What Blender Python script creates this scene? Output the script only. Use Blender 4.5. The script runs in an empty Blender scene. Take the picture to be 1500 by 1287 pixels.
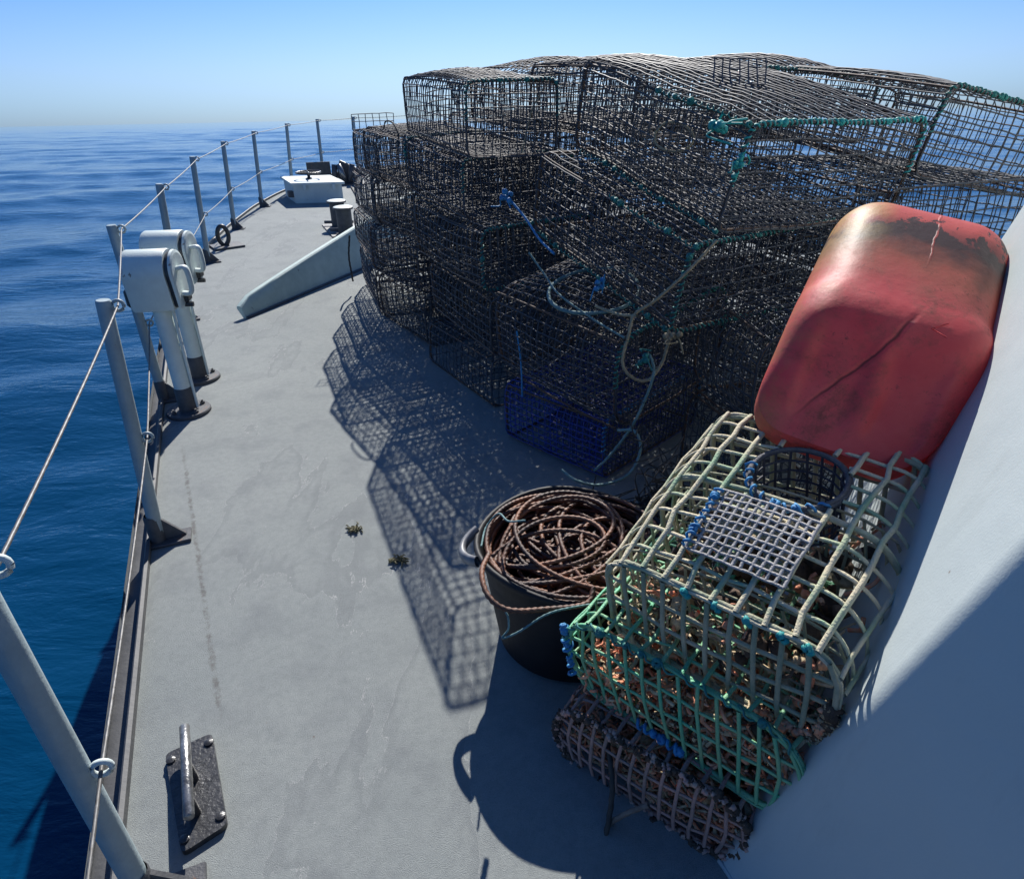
import bpy, math, random
import numpy as np
from mathutils import Matrix, Vector

R = math.radians
rng = np.random.default_rng(7)
random.seed(7)
scene = bpy.context.scene
COL = scene.collection

# ------------------------------------------------------------------ camera, sky, sun, exposure
TILT = R(3.03)                       # the deck rises towards the bow against the sea horizon
SHIP = Matrix.Rotation(TILT, 4, 'X')  # ship frame -> world
CAM_H, PITCH, ROLL, F_PX = 1.754, R(28.63), R(1.15), 986.0

fw = Vector((0, math.cos(PITCH), -math.sin(PITCH)))
up = Vector((0, math.sin(PITCH), math.cos(PITCH)))
rt = Vector((1, 0, 0))
r2 = math.cos(ROLL) * rt - math.sin(ROLL) * up
u2 = math.sin(ROLL) * rt + math.cos(ROLL) * up
cm = Matrix(((r2.x, u2.x, -fw.x, 0), (r2.y, u2.y, -fw.y, 0), (r2.z, u2.z, -fw.z, CAM_H), (0, 0, 0, 1)))
cam_data = bpy.data.cameras.new('camera')
cam_data.sensor_width = 36
cam_data.sensor_fit = 'HORIZONTAL'
cam_data.lens = F_PX / 1500 * 36
cam_data.clip_start = 0.02
cam_data.clip_end = 90000
cam = bpy.data.objects.new('camera', cam_data)
COL.objects.link(cam)
cam.matrix_world = SHIP @ cm
scene.camera = cam

sun_dir = (SHIP.to_3x3() @ Vector((0.02, 1.33, 1.0))).normalized()   # towards the sun
SUN_EL = math.asin(sun_dir.z)
SUN_AZ = math.atan2(sun_dir.x, sun_dir.y)
world = bpy.data.worlds.new('World')
scene.world = world
world.use_nodes = True
wn = world.node_tree
wn.nodes.clear()
sky = wn.nodes.new('ShaderNodeTexSky')
sky.sky_type = 'NISHITA'
sky.sun_disc = False
sky.sun_elevation = SUN_EL
sky.sun_rotation = SUN_AZ
sky.altitude = 0
sky.air_density = 1.0
sky.dust_density = 0.6
sky.ozone_density = 2.0
bg = wn.nodes.new('ShaderNodeBackground')
bg.inputs['Strength'].default_value = 0.094      # the haze ramp halves it
wo = wn.nodes.new('ShaderNodeOutputWorld')
tint = wn.nodes.new('ShaderNodeMix')           # clear, cool sea air
tint.data_type = 'RGBA'
tint.blend_type = 'MULTIPLY'
tint.inputs['Factor'].default_value = 1.0
wtc = wn.nodes.new('ShaderNodeTexCoord')      # whiter sea haze low down, the same all round
wsx = wn.nodes.new('ShaderNodeSeparateXYZ')
wn.links.new(wtc.outputs['Generated'], wsx.inputs[0])
wmr = wn.nodes.new('ShaderNodeMapRange')
wmr.inputs['From Min'].default_value, wmr.inputs['From Max'].default_value = 0.0, 0.22
wn.links.new(wsx.outputs['Z'], wmr.inputs['Value'])
wcol = wn.nodes.new('ShaderNodeValToRGB')
cr = wcol.color_ramp
cr.interpolation = 'EASE'
cr.elements[0].position, cr.elements[0].color = 0.0, (0.300, 0.500, 0.960, 1)
cr.elements[1].position, cr.elements[1].color = 1.0, (0.205, 0.430, 0.765, 1)
e_ = cr.elements.new(0.28)
e_.color = (0.365, 0.520, 0.880, 1)
wn.links.new(wmr.outputs['Result'], wcol.inputs['Fac'])
wn.links.new(wcol.outputs['Color'], tint.inputs['B'])
wn.links.new(sky.outputs[0], tint.inputs['A'])
wn.links.new(tint.outputs['Result'], bg.inputs['Color'])
wn.links.new(bg.outputs[0], wo.inputs['Surface'])

sl = bpy.data.lights.new('sun', 'SUN')
sl.energy = 5.0
sl.angle = R(0.5)
sl.color = (1.0, 0.96, 0.9)
so = bpy.data.objects.new('sun', sl)
so.rotation_euler = (-sun_dir).to_track_quat('-Z', 'Y').to_euler()
so.location = (0, 0, 30)
COL.objects.link(so)

scene.view_settings.view_transform = 'Standard'
scene.view_settings.look = 'None'
scene.view_settings.exposure = 0.6
scene.view_settings.gamma = 1.0
scene.view_settings.use_curve_mapping = False
scene.cycles.max_bounces = 6

# ------------------------------------------------------------------ helpers
TOP = []          # top-level things built in the ship frame


def mesh_np(name, verts, quads=None, tris=None, smooth=True):
    me = bpy.data.meshes.new(name)
    verts = np.asarray(verts, np.float32).reshape(-1, 3)
    q = np.zeros((0, 4), np.int32) if quads is None else np.asarray(quads, np.int32).reshape(-1, 4)
    t = np.zeros((0, 3), np.int32) if tris is None else np.asarray(tris, np.int32).reshape(-1, 3)
    me.vertices.add(len(verts))
    me.vertices.foreach_set('co', verts.ravel())
    nl = q.size + t.size
    me.loops.add(nl)
    me.loops.foreach_set('vertex_index', np.concatenate([q.ravel(), t.ravel()]))
    me.polygons.add(len(q) + len(t))
    starts = np.concatenate([np.arange(len(q)) * 4, q.size + np.arange(len(t)) * 3]).astype(np.int32)
    me.polygons.foreach_set('loop_start', starts)
    me.polygons.foreach_set('use_smooth', np.full(len(q) + len(t), smooth))
    me.update(calc_edges=True)
    me.validate()
    return me


class MB:
    """Collects shapes into one mesh."""
    def __init__(s):
        s.v, s.q, s.t, s.n = [], [], [], 0

    def add(s, v, q=None, t=None):
        v = np.asarray(v, float).reshape(-1, 3)
        if q is not None and len(q):
            s.q.append(np.asarray(q, int).reshape(-1, 4) + s.n)
        if t is not None and len(t):
            s.t.append(np.asarray(t, int).reshape(-1, 3) + s.n)
        s.v.append(v)
        s.n += len(v)
        return s

    def tubes(s, P, r, k=6, N=None, cap=False, flat=1.0):
        """P: (paths, points, 3)"""
        P = np.asarray(P, float)
        if P.ndim == 2:
            P = P[None]
        n_p, n_n, _ = P.shape
        T = np.gradient(P, axis=1)
        T /= np.linalg.norm(T, axis=2, keepdims=True) + 1e-12
        if N is None:
            ref = np.where(np.abs(T[..., 2:3]) > 0.9, np.array([1.0, 0, 0]), np.array([0, 0, 1.0]))
            N = ref
        N = np.broadcast_to(np.asarray(N, float), P.shape)
        B = np.cross(T, N)
        B /= np.linalg.norm(B, axis=2, keepdims=True) + 1e-12
        N = np.cross(B, T)
        r = np.broadcast_to(np.asarray(r, float), (n_p, n_n))
        a = np.arange(k) * 2 * math.pi / k
        ring = P[:, :, None] + r[:, :, None, None] * (np.cos(a)[None, None, :, None] * N[:, :, None] * flat + np.sin(a)[None, None, :, None] * B[:, :, None])
        idx = np.arange(n_p * n_n * k).reshape(n_p, n_n, k)
        i2 = np.roll(idx, -1, axis=2)
        q = np.stack([idx[:, :-1], i2[:, :-1], i2[:, 1:], idx[:, 1:]], axis=-1)
        s.add(ring, q)
        if cap:
            base = s.n - n_p * n_n * k
            for p in range(n_p):
                for end, sg in ((0, -1), (n_n - 1, 1)):
                    s.v.append(P[p, end][None])
                    c = s.n
                    s.n += 1
                    e = idx[p, end] + base
                    e2 = np.roll(e, -1)
                    tri = np.stack([np.full(k, c), e, e2] if sg > 0 else [np.full(k, c), e2, e], axis=-1)
                    s.t.append(tri)
        return s

    def box(s, c, size, rot=None, bev=0.0):
        hx, hy, hz = (d / 2 for d in size)
        if bev <= 0:
            v = np.array([(x, y, z) for x in (-hx, hx) for y in (-hy, hy) for z in (-hz, hz)])
            q = [(0, 1, 3, 2), (4, 6, 7, 5), (0, 4, 5, 1), (2, 3, 7, 6), (0, 2, 6, 4), (1, 5, 7, 3)]
            t = None
        else:
            b = bev
            v, q, t = [], [], []
            ids = {}
            for ax in range(3):
                for sg in (-1, 1):
                    o1, o2 = (ax + 1) % 3, (ax + 2) % 3
                    for s1 in (-1, 1):
                        for s2 in (-1, 1):
                            p = [0, 0, 0]
                            hh = (hx, hy, hz)
                            p[ax] = sg * hh[ax]
                            p[o1] = s1 * (hh[o1] - b)
                            p[o2] = s2 * (hh[o2] - b)
                            key = [0, 0, 0]
                            key[ax], key[o1], key[o2] = sg, s1, s2
                            ids[(ax, tuple(key))] = len(v)
                            v.append(p)
            import itertools
            for ax in range(3):
                o1, o2 = (ax + 1) % 3, (ax + 2) % 3
                for sg in (-1, 1):
                    def K(s1, s2):
                        k = [0, 0, 0]
                        k[ax], k[o1], k[o2] = sg, s1, s2
                        return ids[(ax, tuple(k))]
                    f = [K(-1, -1), K(1, -1), K(1, 1), K(-1, 1)]
                    q.append(f if sg > 0 else f[::-1])
            for ax in range(3):       # edges between the two other axes
                o1, o2 = (ax + 1) % 3, (ax + 2) % 3
                for s1 in (-1, 1):
                    for s2 in (-1, 1):
                        k0, k1 = [0, 0, 0], [0, 0, 0]
                        k0[o1] = k1[o1] = s1
                        k0[o2] = k1[o2] = s2
                        k0[ax], k1[ax] = -1, 1
                        f = [ids[(o1, tuple(k0))], ids[(o1, tuple(k1))], ids[(o2, tuple(k1))], ids[(o2, tuple(k0))]]
                        q.append(f if s1 * s2 < 0 else f[::-1])
            for k in itertools.product((-1, 1), repeat=3):
                f = [ids[(0, k)], ids[(1, k)], ids[(2, k)]]
                t.append(f if k[0] * k[1] * k[2] > 0 else f[::-1])
            v = np.array(v, float)
        if rot is not None:
            v = v @ np.array(rot.to_3x3()).T
        return s.add(v + np.array(c), q, t)

    def lathe(s, prof, k=24, c=(0, 0, 0), rot=None):
        prof = np.asarray(prof, float)
        a = np.arange(k) * 2 * math.pi / k
        v = np.stack([prof[:, None, 0] * np.cos(a), prof[:, None, 0] * np.sin(a), np.repeat(prof[:, 1:2], k, 1)], -1)
        idx = np.arange(len(prof) * k).reshape(len(prof), k)
        i2 = np.roll(idx, -1, 1)
        q = np.stack([idx[:-1], i2[:-1], i2[1:], idx[1:]], -1)
        v = v.reshape(-1, 3)
        if rot is not None:
            v = v @ np.array(rot.to_3x3()).T
        return s.add(v + np.array(c), q)

    def prism(s, poly, thick, M):
        """poly 2D in local XY extruded along local Z by thick, placed by matrix M"""
        poly = np.asarray(poly, float)
        n = len(poly)
        v = np.concatenate([np.c_[poly, np.zeros(n)], np.c_[poly, np.full(n, thick)]])
        v = np.array([M @ Vector(p) for p in v])
        c0, c1 = v[:n].mean(0), v[n:].mean(0)
        i = np.arange(n)
        j = (i + 1) % n
        q = np.stack([i, j, j + n, i + n], -1)
        t = np.concatenate([np.stack([j, i, np.full(n, 2 * n)], -1), np.stack([i + n, j + n, np.full(n, 2 * n + 1)], -1)])
        return s.add(np.concatenate([v, [c0, c1]]), q, t)

    def mesh(s, name, smooth=True):
        return mesh_np(name, np.concatenate(s.v), np.concatenate(s.q) if s.q else None, np.concatenate(s.t) if s.t else None, smooth)


def thing(name, label, cat, loc=(0, 0, 0), rot=None, group=None):
    o = bpy.data.objects.new(name, None)
    o.empty_display_size = 0.05
    COL.objects.link(o)
    m = Matrix.Translation(loc)
    if rot is not None:
        m = m @ rot.to_4x4()
    o.matrix_world = m
    o['label'], o['category'] = label, cat
    if group:
        o['group'] = group
    TOP.append(o)
    return o


def obj(name, me, mat, parent=None):
    if isinstance(me, MB):
        me = me.mesh(name)
    o = bpy.data.objects.new(name, me)
    if mat is not None:
        me.materials.clear()
        me.materials.append(mat)
    COL.objects.link(o)
    if parent is not None:
        o.parent = parent
    else:
        TOP.append(o)
    return o


def tag(o, label, cat, group=None):
    o['label'], o['category'] = label, cat
    if group:
        o['group'] = group
    return o


def flatten(o, angle=35):
    """sharp creases above the angle"""
    o.data.set_sharp_from_angle(angle=R(angle))
    return o


def smooth_path(pts, n=60):
    """Catmull-Rom through the points"""
    P = np.asarray(pts, float)
    P = np.concatenate([[2 * P[0] - P[1]], P, [2 * P[-1] - P[-2]]])
    out = []
    m = len(P) - 3
    for t in np.linspace(0, m - 1e-6, n):
        i = int(t)
        f = t - i
        a, b, c, d = P[i:i + 4]
        out.append(0.5 * (2 * b + (c - a) * f + (2 * a - 5 * b + 4 * c - d) * f * f + (3 * b - a - 3 * c + d) * f ** 3))
    return np.array(out)


def rope_mesh(mb, path, r, pitch=0.03, lobes=3, k=9, step=None):
    """a laid rope: three strands twisting round each other"""
    P = np.asarray(path, float)
    seg = np.r_[0, np.cumsum(np.linalg.norm(np.diff(P, axis=0), axis=1))]
    step = step or r * 0.55
    n = max(4, int(seg[-1] / step))
    s_ = np.linspace(0, seg[-1], n)
    P = np.stack([np.interp(s_, seg, P[:, i]) for i in range(3)], -1)
    T = np.gradient(P, axis=0)
    T /= np.linalg.norm(T, axis=1, keepdims=True) + 1e-12
    ref = np.where(np.abs(T[:, 2:3]) > 0.95, np.array([1.0, 0, 0]), np.array([0, 0, 1.0]))
    B = np.cross(T, ref)
    B /= np.linalg.norm(B, axis=1, keepdims=True) + 1e-12
    N = np.cross(B, T)
    a = np.arange(k) * 2 * math.pi / k
    ph = s_ / pitch * 2 * math.pi
    ang = a[None] + ph[:, None] / lobes * 1.0
    rad = r * (0.90 + 0.11 * np.cos(lobes * a))[None]
    ring = P[:, None] + (rad * np.cos(ang))[..., None] * N[:, None] + (rad * np.sin(ang))[..., None] * B[:, None]
    idx = np.arange(n * k).reshape(n, k)
    i2 = np.roll(idx, -1, 1)
    mb.add(ring, np.stack([idx[:-1], i2[:-1], i2[1:], idx[1:]], -1))
    return mb


def rot_axes(X, Y, Z):
    return Matrix(((X[0], Y[0], Z[0]), (X[1], Y[1], Z[1]), (X[2], Y[2], Z[2])))


# ------------------------------------------------------------------ materials
MATS = {}


def mat(name, col, rough=0.5, col2=None, scale=8.0, detail=6, bump=0.0, bump_scale=60.0, metal=0.0, spec=0.5, contrast=(0.35, 0.65), chips=None):
    m = bpy.data.materials.new(name)
    m.use_nodes = True
    nt = m.node_tree
    b = nt.nodes['Principled BSDF']
    b.inputs['Roughness'].default_value = rough
    b.inputs['Metallic'].default_value = metal
    b.inputs['Specular IOR Level'].default_value = spec
    b.inputs['Base Color'].default_value = (*col, 1)
    tc = nt.nodes.new('ShaderNodeTexCoord')
    if col2 is not None:
        nz = nt.nodes.new('ShaderNodeTexNoise')
        nz.inputs['Scale'].default_value = scale
        nz.inputs['Detail'].default_value = detail
        nz.inputs['Roughness'].default_value = 0.65
        nt.links.new(tc.outputs['Object'], nz.inputs['Vector'])
        mr = nt.nodes.new('ShaderNodeMapRange')
        mr.inputs['From Min'].default_value, mr.inputs['From Max'].default_value = contrast
        nt.links.new(nz.outputs['Fac'], mr.inputs['Value'])
        mx = nt.nodes.new('ShaderNodeMix')
        mx.data_type = 'RGBA'
        mx.inputs['A'].default_value = (*col, 1)
        mx.inputs['B'].default_value = (*col2, 1)
        nt.links.new(mr.outputs['Result'], mx.inputs['Factor'])
        nt.links.new(mx.outputs['Result'], b.inputs['Base Color'])
    if chips is not None:              # small chips and stains showing the coat below
        ccol, cscale, cth = chips
        nz2 = nt.nodes.new('ShaderNodeTexNoise')
        nz2.inputs['Scale'].default_value = cscale
        nz2.inputs['Detail'].default_value = 8
        nz2.inputs['Roughness'].default_value = 0.7
        nt.links.new(tc.outputs['Object'], nz2.inputs['Vector'])
        mr2 = nt.nodes.new('ShaderNodeMapRange')
        mr2.inputs['From Min'].default_value, mr2.inputs['From Max'].default_value = cth, cth + 0.02
        mr2.inputs['To Max'].default_value = 0.8
        nt.links.new(nz2.outputs['Fac'], mr2.inputs['Value'])
        mx2 = nt.nodes.new('ShaderNodeMix')
        mx2.data_type = 'RGBA'
        mx2.inputs['B'].default_value = (*ccol, 1)
        nt.links.new(mr2.outputs['Result'], mx2.inputs['Factor'])
        src = b.inputs['Base Color'].links[0].from_socket if b.inputs['Base Color'].links else None
        if src:
            nt.links.new(src, mx2.inputs['A'])
        else:
            mx2.inputs['A'].default_value = (*col, 1)
        nt.links.new(mx2.outputs['Result'], b.inputs['Base Color'])
    if bump > 0:
        n2 = nt.nodes.new('ShaderNodeTexNoise')
        n2.inputs['Scale'].default_value = bump_scale
        n2.inputs['Detail'].default_value = 4
        nt.links.new(tc.outputs['Object'], n2.inputs['Vector'])
        bp = nt.nodes.new('ShaderNodeBump')
        bp.inputs['Strength'].default_value = bump
        bp.inputs['Distance'].default_value = 0.004
        nt.links.new(n2.outputs['Fac'], bp.inputs['Height'])
        nt.links.new(bp.outputs['Normal'], b.inputs['Normal'])
    MATS[name] = m
    return m


class NT:
    """small node-writing helper"""
    def __init__(s, m):
        s.m, s.nt = m, m.node_tree
        s.b = s.nt.nodes['Principled BSDF']
        s.tc = s.nt.nodes.new('ShaderNodeTexCoord')

    def n(s, typ, **kw):
        x = s.nt.nodes.new(typ)
        for k, v in kw.items():
            if k in x.inputs:
                x.inputs[k].default_value = v
            else:
                setattr(x, k, v)
        return x

    def l(s, a, b):
        s.nt.links.new(a, b)

    def noise(s, scale, detail=5, rough=0.6, vec=None, dist=0.0):
        x = s.n('ShaderNodeTexNoise')
        x.inputs['Scale'].default_value = scale
        x.inputs['Detail'].default_value = detail
        x.inputs['Roughness'].default_value = rough
        x.inputs['Distortion'].default_value = dist
        s.l(vec if vec is not None else s.tc.outputs['Object'], x.inputs['Vector'])
        return x

    def rng(s, val, a, b, c=0.0, d=1.0, smooth=False):
        x = s.n('ShaderNodeMapRange')
        if smooth:
            x.interpolation_type = 'SMOOTHSTEP'
        for k, v in zip(('From Min', 'From Max', 'To Min', 'To Max'), (a, b, c, d)):
            x.inputs[k].default_value = v
        s.l(val, x.inputs['Value'])
        return x.outputs['Result']

    def math(s, op, a, b=None, c=None):
        x = s.n('ShaderNodeMath')
        x.operation = op
        for i, v in enumerate((a, b, c)):
            if v is None:
                continue
            if isinstance(v, (int, float)):
                x.inputs[i].default_value = v
            else:
                s.l(v, x.inputs[i])
        return x.outputs[0]

    def mix(s, fac, a, b):
        x = s.n('ShaderNodeMix')
        x.data_type = 'RGBA'
        if isinstance(fac, (int, float)):
            x.inputs['Factor'].default_value = fac
        else:
            s.l(fac, x.inputs['Factor'])
        for k, v in (('A', a), ('B', b)):
            if isinstance(v, tuple):
                x.inputs[k].default_value = (*v, 1)
            else:
                s.l(v, x.inputs[k])
        return x.outputs['Result']

    def bump(s, h, strength, dist, normal=None):
        x = s.n('ShaderNodeBump')
        x.inputs['Strength'].default_value = strength
        x.inputs['Distance'].default_value = dist
        s.l(h, x.inputs['Height'])
        if normal is not None:
            s.l(normal, x.inputs['Normal'])
        return x.outputs['Normal']


def new_mat(name):
    m = bpy.data.materials.new(name)
    m.use_nodes = True
    MATS[name] = m
    return NT(m)


net_dark = mat('dark_netting', (0.062, 0.072, 0.092), 0.6, (0.105, 0.102, 0.105), 9, spec=0.25, contrast=(0.45, 0.75))
net_brown = mat('brown_netting', (0.072, 0.080, 0.094), 0.6, (0.150, 0.138, 0.128), 7, spec=0.25, contrast=(0.4, 0.75))
net_blue = mat('blue_netting', (0.02, 0.045, 0.34), 0.5, (0.03, 0.06, 0.22), 9)
rod = mat('rusty_rod', (0.055, 0.036, 0.028), 0.7, (0.13, 0.07, 0.04), 25)
teal = mat('teal_twine', (0.012, 0.22, 0.19), 0.6, (0.03, 0.13, 0.12), 30)
bright_teal = mat('bright_teal_twine', (0.02, 0.36, 0.33), 0.6, (0.02, 0.25, 0.25), 30)
blue_twine = mat('blue_twine', (0.03, 0.25, 0.50), 0.65, (0.03, 0.16, 0.36), 30)
beige_rope = mat('beige_rope', (0.36, 0.31, 0.20), 0.8, (0.22, 0.19, 0.12), 30, bump=0.4, bump_scale=300)
teal_rope = mat('grey_teal_rope', (0.16, 0.26, 0.26), 0.75, (0.08, 0.17, 0.17), 30, bump=0.4, bump_scale=300)
brown_rope = mat('brown_rope', (0.22, 0.085, 0.04), 0.55, (0.045, 0.022, 0.018), 9, contrast=(0.35, 0.6), bump=0.4, bump_scale=500)
dark_rope = mat('dark_rope', (0.03, 0.03, 0.028), 0.8, (0.06, 0.05, 0.04), 30)
tub_rubber = mat('black_rubber', (0.008, 0.009, 0.012), 0.6, (0.018, 0.019, 0.022), 6, spec=0.3, bump=0.15, bump_scale=120)
handle_grey = mat('sunlit_grey_rubber', (0.22, 0.23, 0.24), 0.45, (0.12, 0.12, 0.13), 20)  # sunlit highlight on the tub handles put into their pale colour
post_paint = mat('grey_green_paint', (0.62, 0.70, 0.67), 0.5, (0.55, 0.62, 0.60), 12, bump=0.25, bump_scale=90, chips=((0.16, 0.11, 0.08), 11, 0.66))
pale_paint = mat('pale_grey_paint', (0.56, 0.63, 0.61), 0.5, (0.50, 0.56, 0.55), 5, bump=0.25, bump_scale=120, chips=((0.2, 0.14, 0.1), 9, 0.67))
stanchion_paint = mat('stanchion_grey_paint', (0.30, 0.37, 0.39), 0.5, (0.25, 0.31, 0.33), 14, bump=0.3, bump_scale=90, chips=((0.12, 0.09, 0.075), 14, 0.66))
dark_paint = mat('dark_deck_paint', (0.045, 0.048, 0.055), 0.55, (0.08, 0.08, 0.085), 18, bump=0.4, bump_scale=140, chips=((0.17, 0.08, 0.045), 16, 0.63))
black_paint = mat('black_paint', (0.02, 0.021, 0.023), 0.32, (0.05, 0.05, 0.052), 40, bump=0.6, bump_scale=90)
steel_wire = mat('steel_wire', (0.17, 0.17, 0.17), 0.55, (0.10, 0.095, 0.09), 60, metal=0.3)
bright_steel = mat('worn_steel', (0.36, 0.36, 0.35), 0.3, (0.12, 0.12, 0.12), 30, metal=0.7, bump=0.4, bump_scale=150)
breakwater_paint = mat('pale_green_paint', (0.42, 0.53, 0.49), 0.55, (0.34, 0.44, 0.41), 9, bump=0.3, bump_scale=60, chips=((0.12, 0.13, 0.12), 8, 0.65))
rail_paint = mat('rubbing_strip_paint', (0.06, 0.062, 0.066), 0.65, (0.10, 0.10, 0.10), 7, bump=0.4, bump_scale=60)
pot_cream = mat('cream_coated_mesh', (0.56, 0.50, 0.36), 0.9, (0.26, 0.38, 0.25), 7, spec=0.2, contrast=(0.46, 0.62), bump=1.0, bump_scale=190)
pot_crust = mat('brown_crusted_mesh', (0.44, 0.39, 0.28), 0.9, (0.20, 0.25, 0.17), 9, bump=1.0, bump_scale=160)
pot_green = mat('green_mesh', (0.08, 0.44, 0.25), 0.55, (0.26, 0.42, 0.22), 8, bump=0.8, bump_scale=170)
pot_muddy = mat('muddy_mesh', (0.26, 0.19, 0.16), 0.85, (0.55, 0.30, 0.24), 9, bump=1.0, bump_scale=150)
patch_grey = mat('grey_fine_mesh', (0.34, 0.33, 0.33), 0.7, (0.25, 0.24, 0.23), 30, bump=0.8, bump_scale=220)
funnel_dark = mat('dark_funnel_mesh', (0.018, 0.022, 0.045), 0.6, (0.04, 0.04, 0.055), 15)
growth_orange = mat('orange_growth', (0.80, 0.22, 0.11), 0.7, (0.70, 0.42, 0.26), 30, bump=0.8, bump_scale=150)
growth_tan = mat('tan_growth', (0.62, 0.52, 0.34), 0.85, (0.34, 0.22, 0.12), 25, bump=1.0, bump_scale=150)
growth_dark = mat('dark_growth', (0.05, 0.035, 0.026), 0.9, (0.12, 0.075, 0.05), 30, bump=1.0, bump_scale=150)
weed = mat('seaweed', (0.07, 0.06, 0.03), 0.7, (0.12, 0.11, 0.04), 60)


def deck_material():
    n = new_mat('deck_paint')
    o = n.tc.outputs['Object']
    big = n.noise(0.9, 5, 0.6)
    mid = n.noise(4.5, 6, 0.65)
    fine = n.noise(380, 3, 0.7)
    base = n.mix(n.rng(big.outputs['Fac'], 0.35, 0.68), (0.240, 0.262, 0.257), (0.292, 0.311, 0.301))
    base = n.mix(n.math('MULTIPLY', n.rng(mid.outputs['Fac'], 0.48, 0.72), 0.55), base, (0.172, 0.186, 0.194))
    # smooth darker patches where the old coat shows, with flaking pale edges
    warp = n.noise(2.2, 8, 0.62, dist=0.4)
    sp = n.n('ShaderNodeMapping')
    sp.inputs['Scale'].default_value = (1.0, 0.42, 1.0)
    sp.inputs['Rotation'].default_value = (0, 0, R(38))
    n.l(o, sp.inputs['Vector'])
    pz = n.noise(1.5, 9, 0.58, vec=sp.outputs['Vector'], dist=0.25)
    near = n.rng(n.noise(0.7, 2, 0.5).outputs['Fac'], 0.36, 0.44)
    d = n.math('ABSOLUTE', n.math('SUBTRACT', pz.outputs['Fac'], 0.56))
    line = n.rng(d, 0.0003, 0.0013, 1.0, 0.0)
    broken = n.rng(n.noise(14, 5, 0.7).outputs['Fac'], 0.43, 0.50)
    patch = n.math('MULTIPLY', n.rng(pz.outputs['Fac'], 0.556, 0.564), n.rng(pz.outputs['Fac'], 0.575, 0.60, 1.0, 0.0))
    base = n.mix(n.math('MULTIPLY', patch, 0.26), base, (0.135, 0.145, 0.155))
    flake = n.math('MULTIPLY', n.math('MULTIPLY', line, broken), near)
    base = n.mix(n.math('MULTIPLY', flake, 0.8), base, (0.46, 0.46, 0.44))
    mott = n.noise(34, 6, 0.75)
    base = n.mix(n.math('MULTIPLY', n.rng(mott.outputs['Fac'], 0.42, 0.7), 0.38), base, (0.155, 0.168, 0.172))
    hair = n.noise(3.4, 9, 0.6, dist=0.5)
    hl = n.rng(n.math('ABSOLUTE', n.math('SUBTRACT', hair.outputs['Fac'], 0.5)), 0.0003, 0.0016, 1.0, 0.0)
    hm_ = n.math('MULTIPLY', n.rng(n.noise(1.3, 3, 0.5).outputs['Fac'], 0.52, 0.6), n.rng(n.noise(8, 4, 0.6).outputs['Fac'], 0.45, 0.55))
    base = n.mix(n.math('MULTIPLY', n.math('MULTIPLY', hl, hm_), 0.6), base, (0.42, 0.42, 0.40))
    grit2 = n.noise(170, 3, 0.7)
    base = n.mix(n.math('MULTIPLY', n.rng(grit2.outputs['Fac'], 0.50, 0.66), 0.30), base, (0.13, 0.14, 0.145))
    # grit speckle
    base = n.mix(n.math('MULTIPLY', n.rng(fine.outputs['Fac'], 0.56, 0.75), 0.35), base, (0.34, 0.345, 0.34))
    vor = n.n('ShaderNodeTexVoronoi')
    vor.inputs['Scale'].default_value = 13
    n.l(o, vor.inputs['Vector'])
    spk = n.rng(vor.outputs['Distance'], 0.025, 0.05, 1.0, 0.0)
    rnd = n.rng(n.noise(3, 2, 0.5).outputs['Fac'], 0.5, 0.6)
    base = n.mix(n.math('MULTIPLY', n.math('MULTIPLY', spk, rnd), 0.6), base, (0.46, 0.45, 0.43))
    # small rust freckles
    v2 = n.n('ShaderNodeTexVoronoi')
    v2.inputs['Scale'].default_value = 5.5
    n.l(o, v2.inputs['Vector'])
    frk = n.rng(v2.outputs['Distance'], 0.012, 0.03, 1.0, 0.0)
    base = n.mix(n.math('MULTIPLY', n.math('MULTIPLY', frk, n.rng(n.noise(1.7, 2, 0.5).outputs['Fac'], 0.52, 0.6)), 0.6), base, (0.12, 0.075, 0.05))
    # broken rust line of a plate seam, along the deck edge
    mp = n.n('ShaderNodeMapping')
    mp.vector_type = 'TEXTURE'
    mp.inputs['Location'].default_value = (-1.25, 2.1, 0)
    mp.inputs['Rotation'].default_value = (0, 0, R(26))
    n.l(o, mp.inputs['Vector'])
    sx = n.n('ShaderNodeSeparateXYZ')
    n.l(mp.outputs['Vector'], sx.inputs[0])
    wob = n.math('MULTIPLY', n.math('SUBTRACT', n.noise(30, 3, 0.6).outputs['Fac'], 0.5), 0.03)
    dx = n.math('ABSOLUTE', n.math('ADD', sx.outputs['X'], wob))
    ln = n.rng(dx, 0.004, 0.012, 1.0, 0.0)
    ext = n.math('MULTIPLY', n.rng(sx.outputs['Y'], -0.75, -0.70), n.rng(sx.outputs['Y'], 0.9, 1.3, 1.0, 0.0))
    brk = n.rng(n.noise(20, 4, 0.7).outputs['Fac'], 0.42, 0.58)
    base = n.mix(n.math('MULTIPLY', n.math('MULTIPLY', n.math('MULTIPLY', ln, ext), brk), 0.55), base, (0.08, 0.065, 0.058))
    n.l(base, n.b.inputs['Base Color'])
    n.b.inputs['Roughness'].default_value = 0.85
    n.b.inputs['Specular IOR Level'].default_value = 0.2
    nb = n.bump(fine.outputs['Fac'], 0.8, 0.0045)
    nb = n.bump(n.noise(130, 5, 0.8).outputs['Fac'], 0.35, 0.003, nb)
    n.l(nb, n.b.inputs['Normal'])
    return n.m


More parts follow.
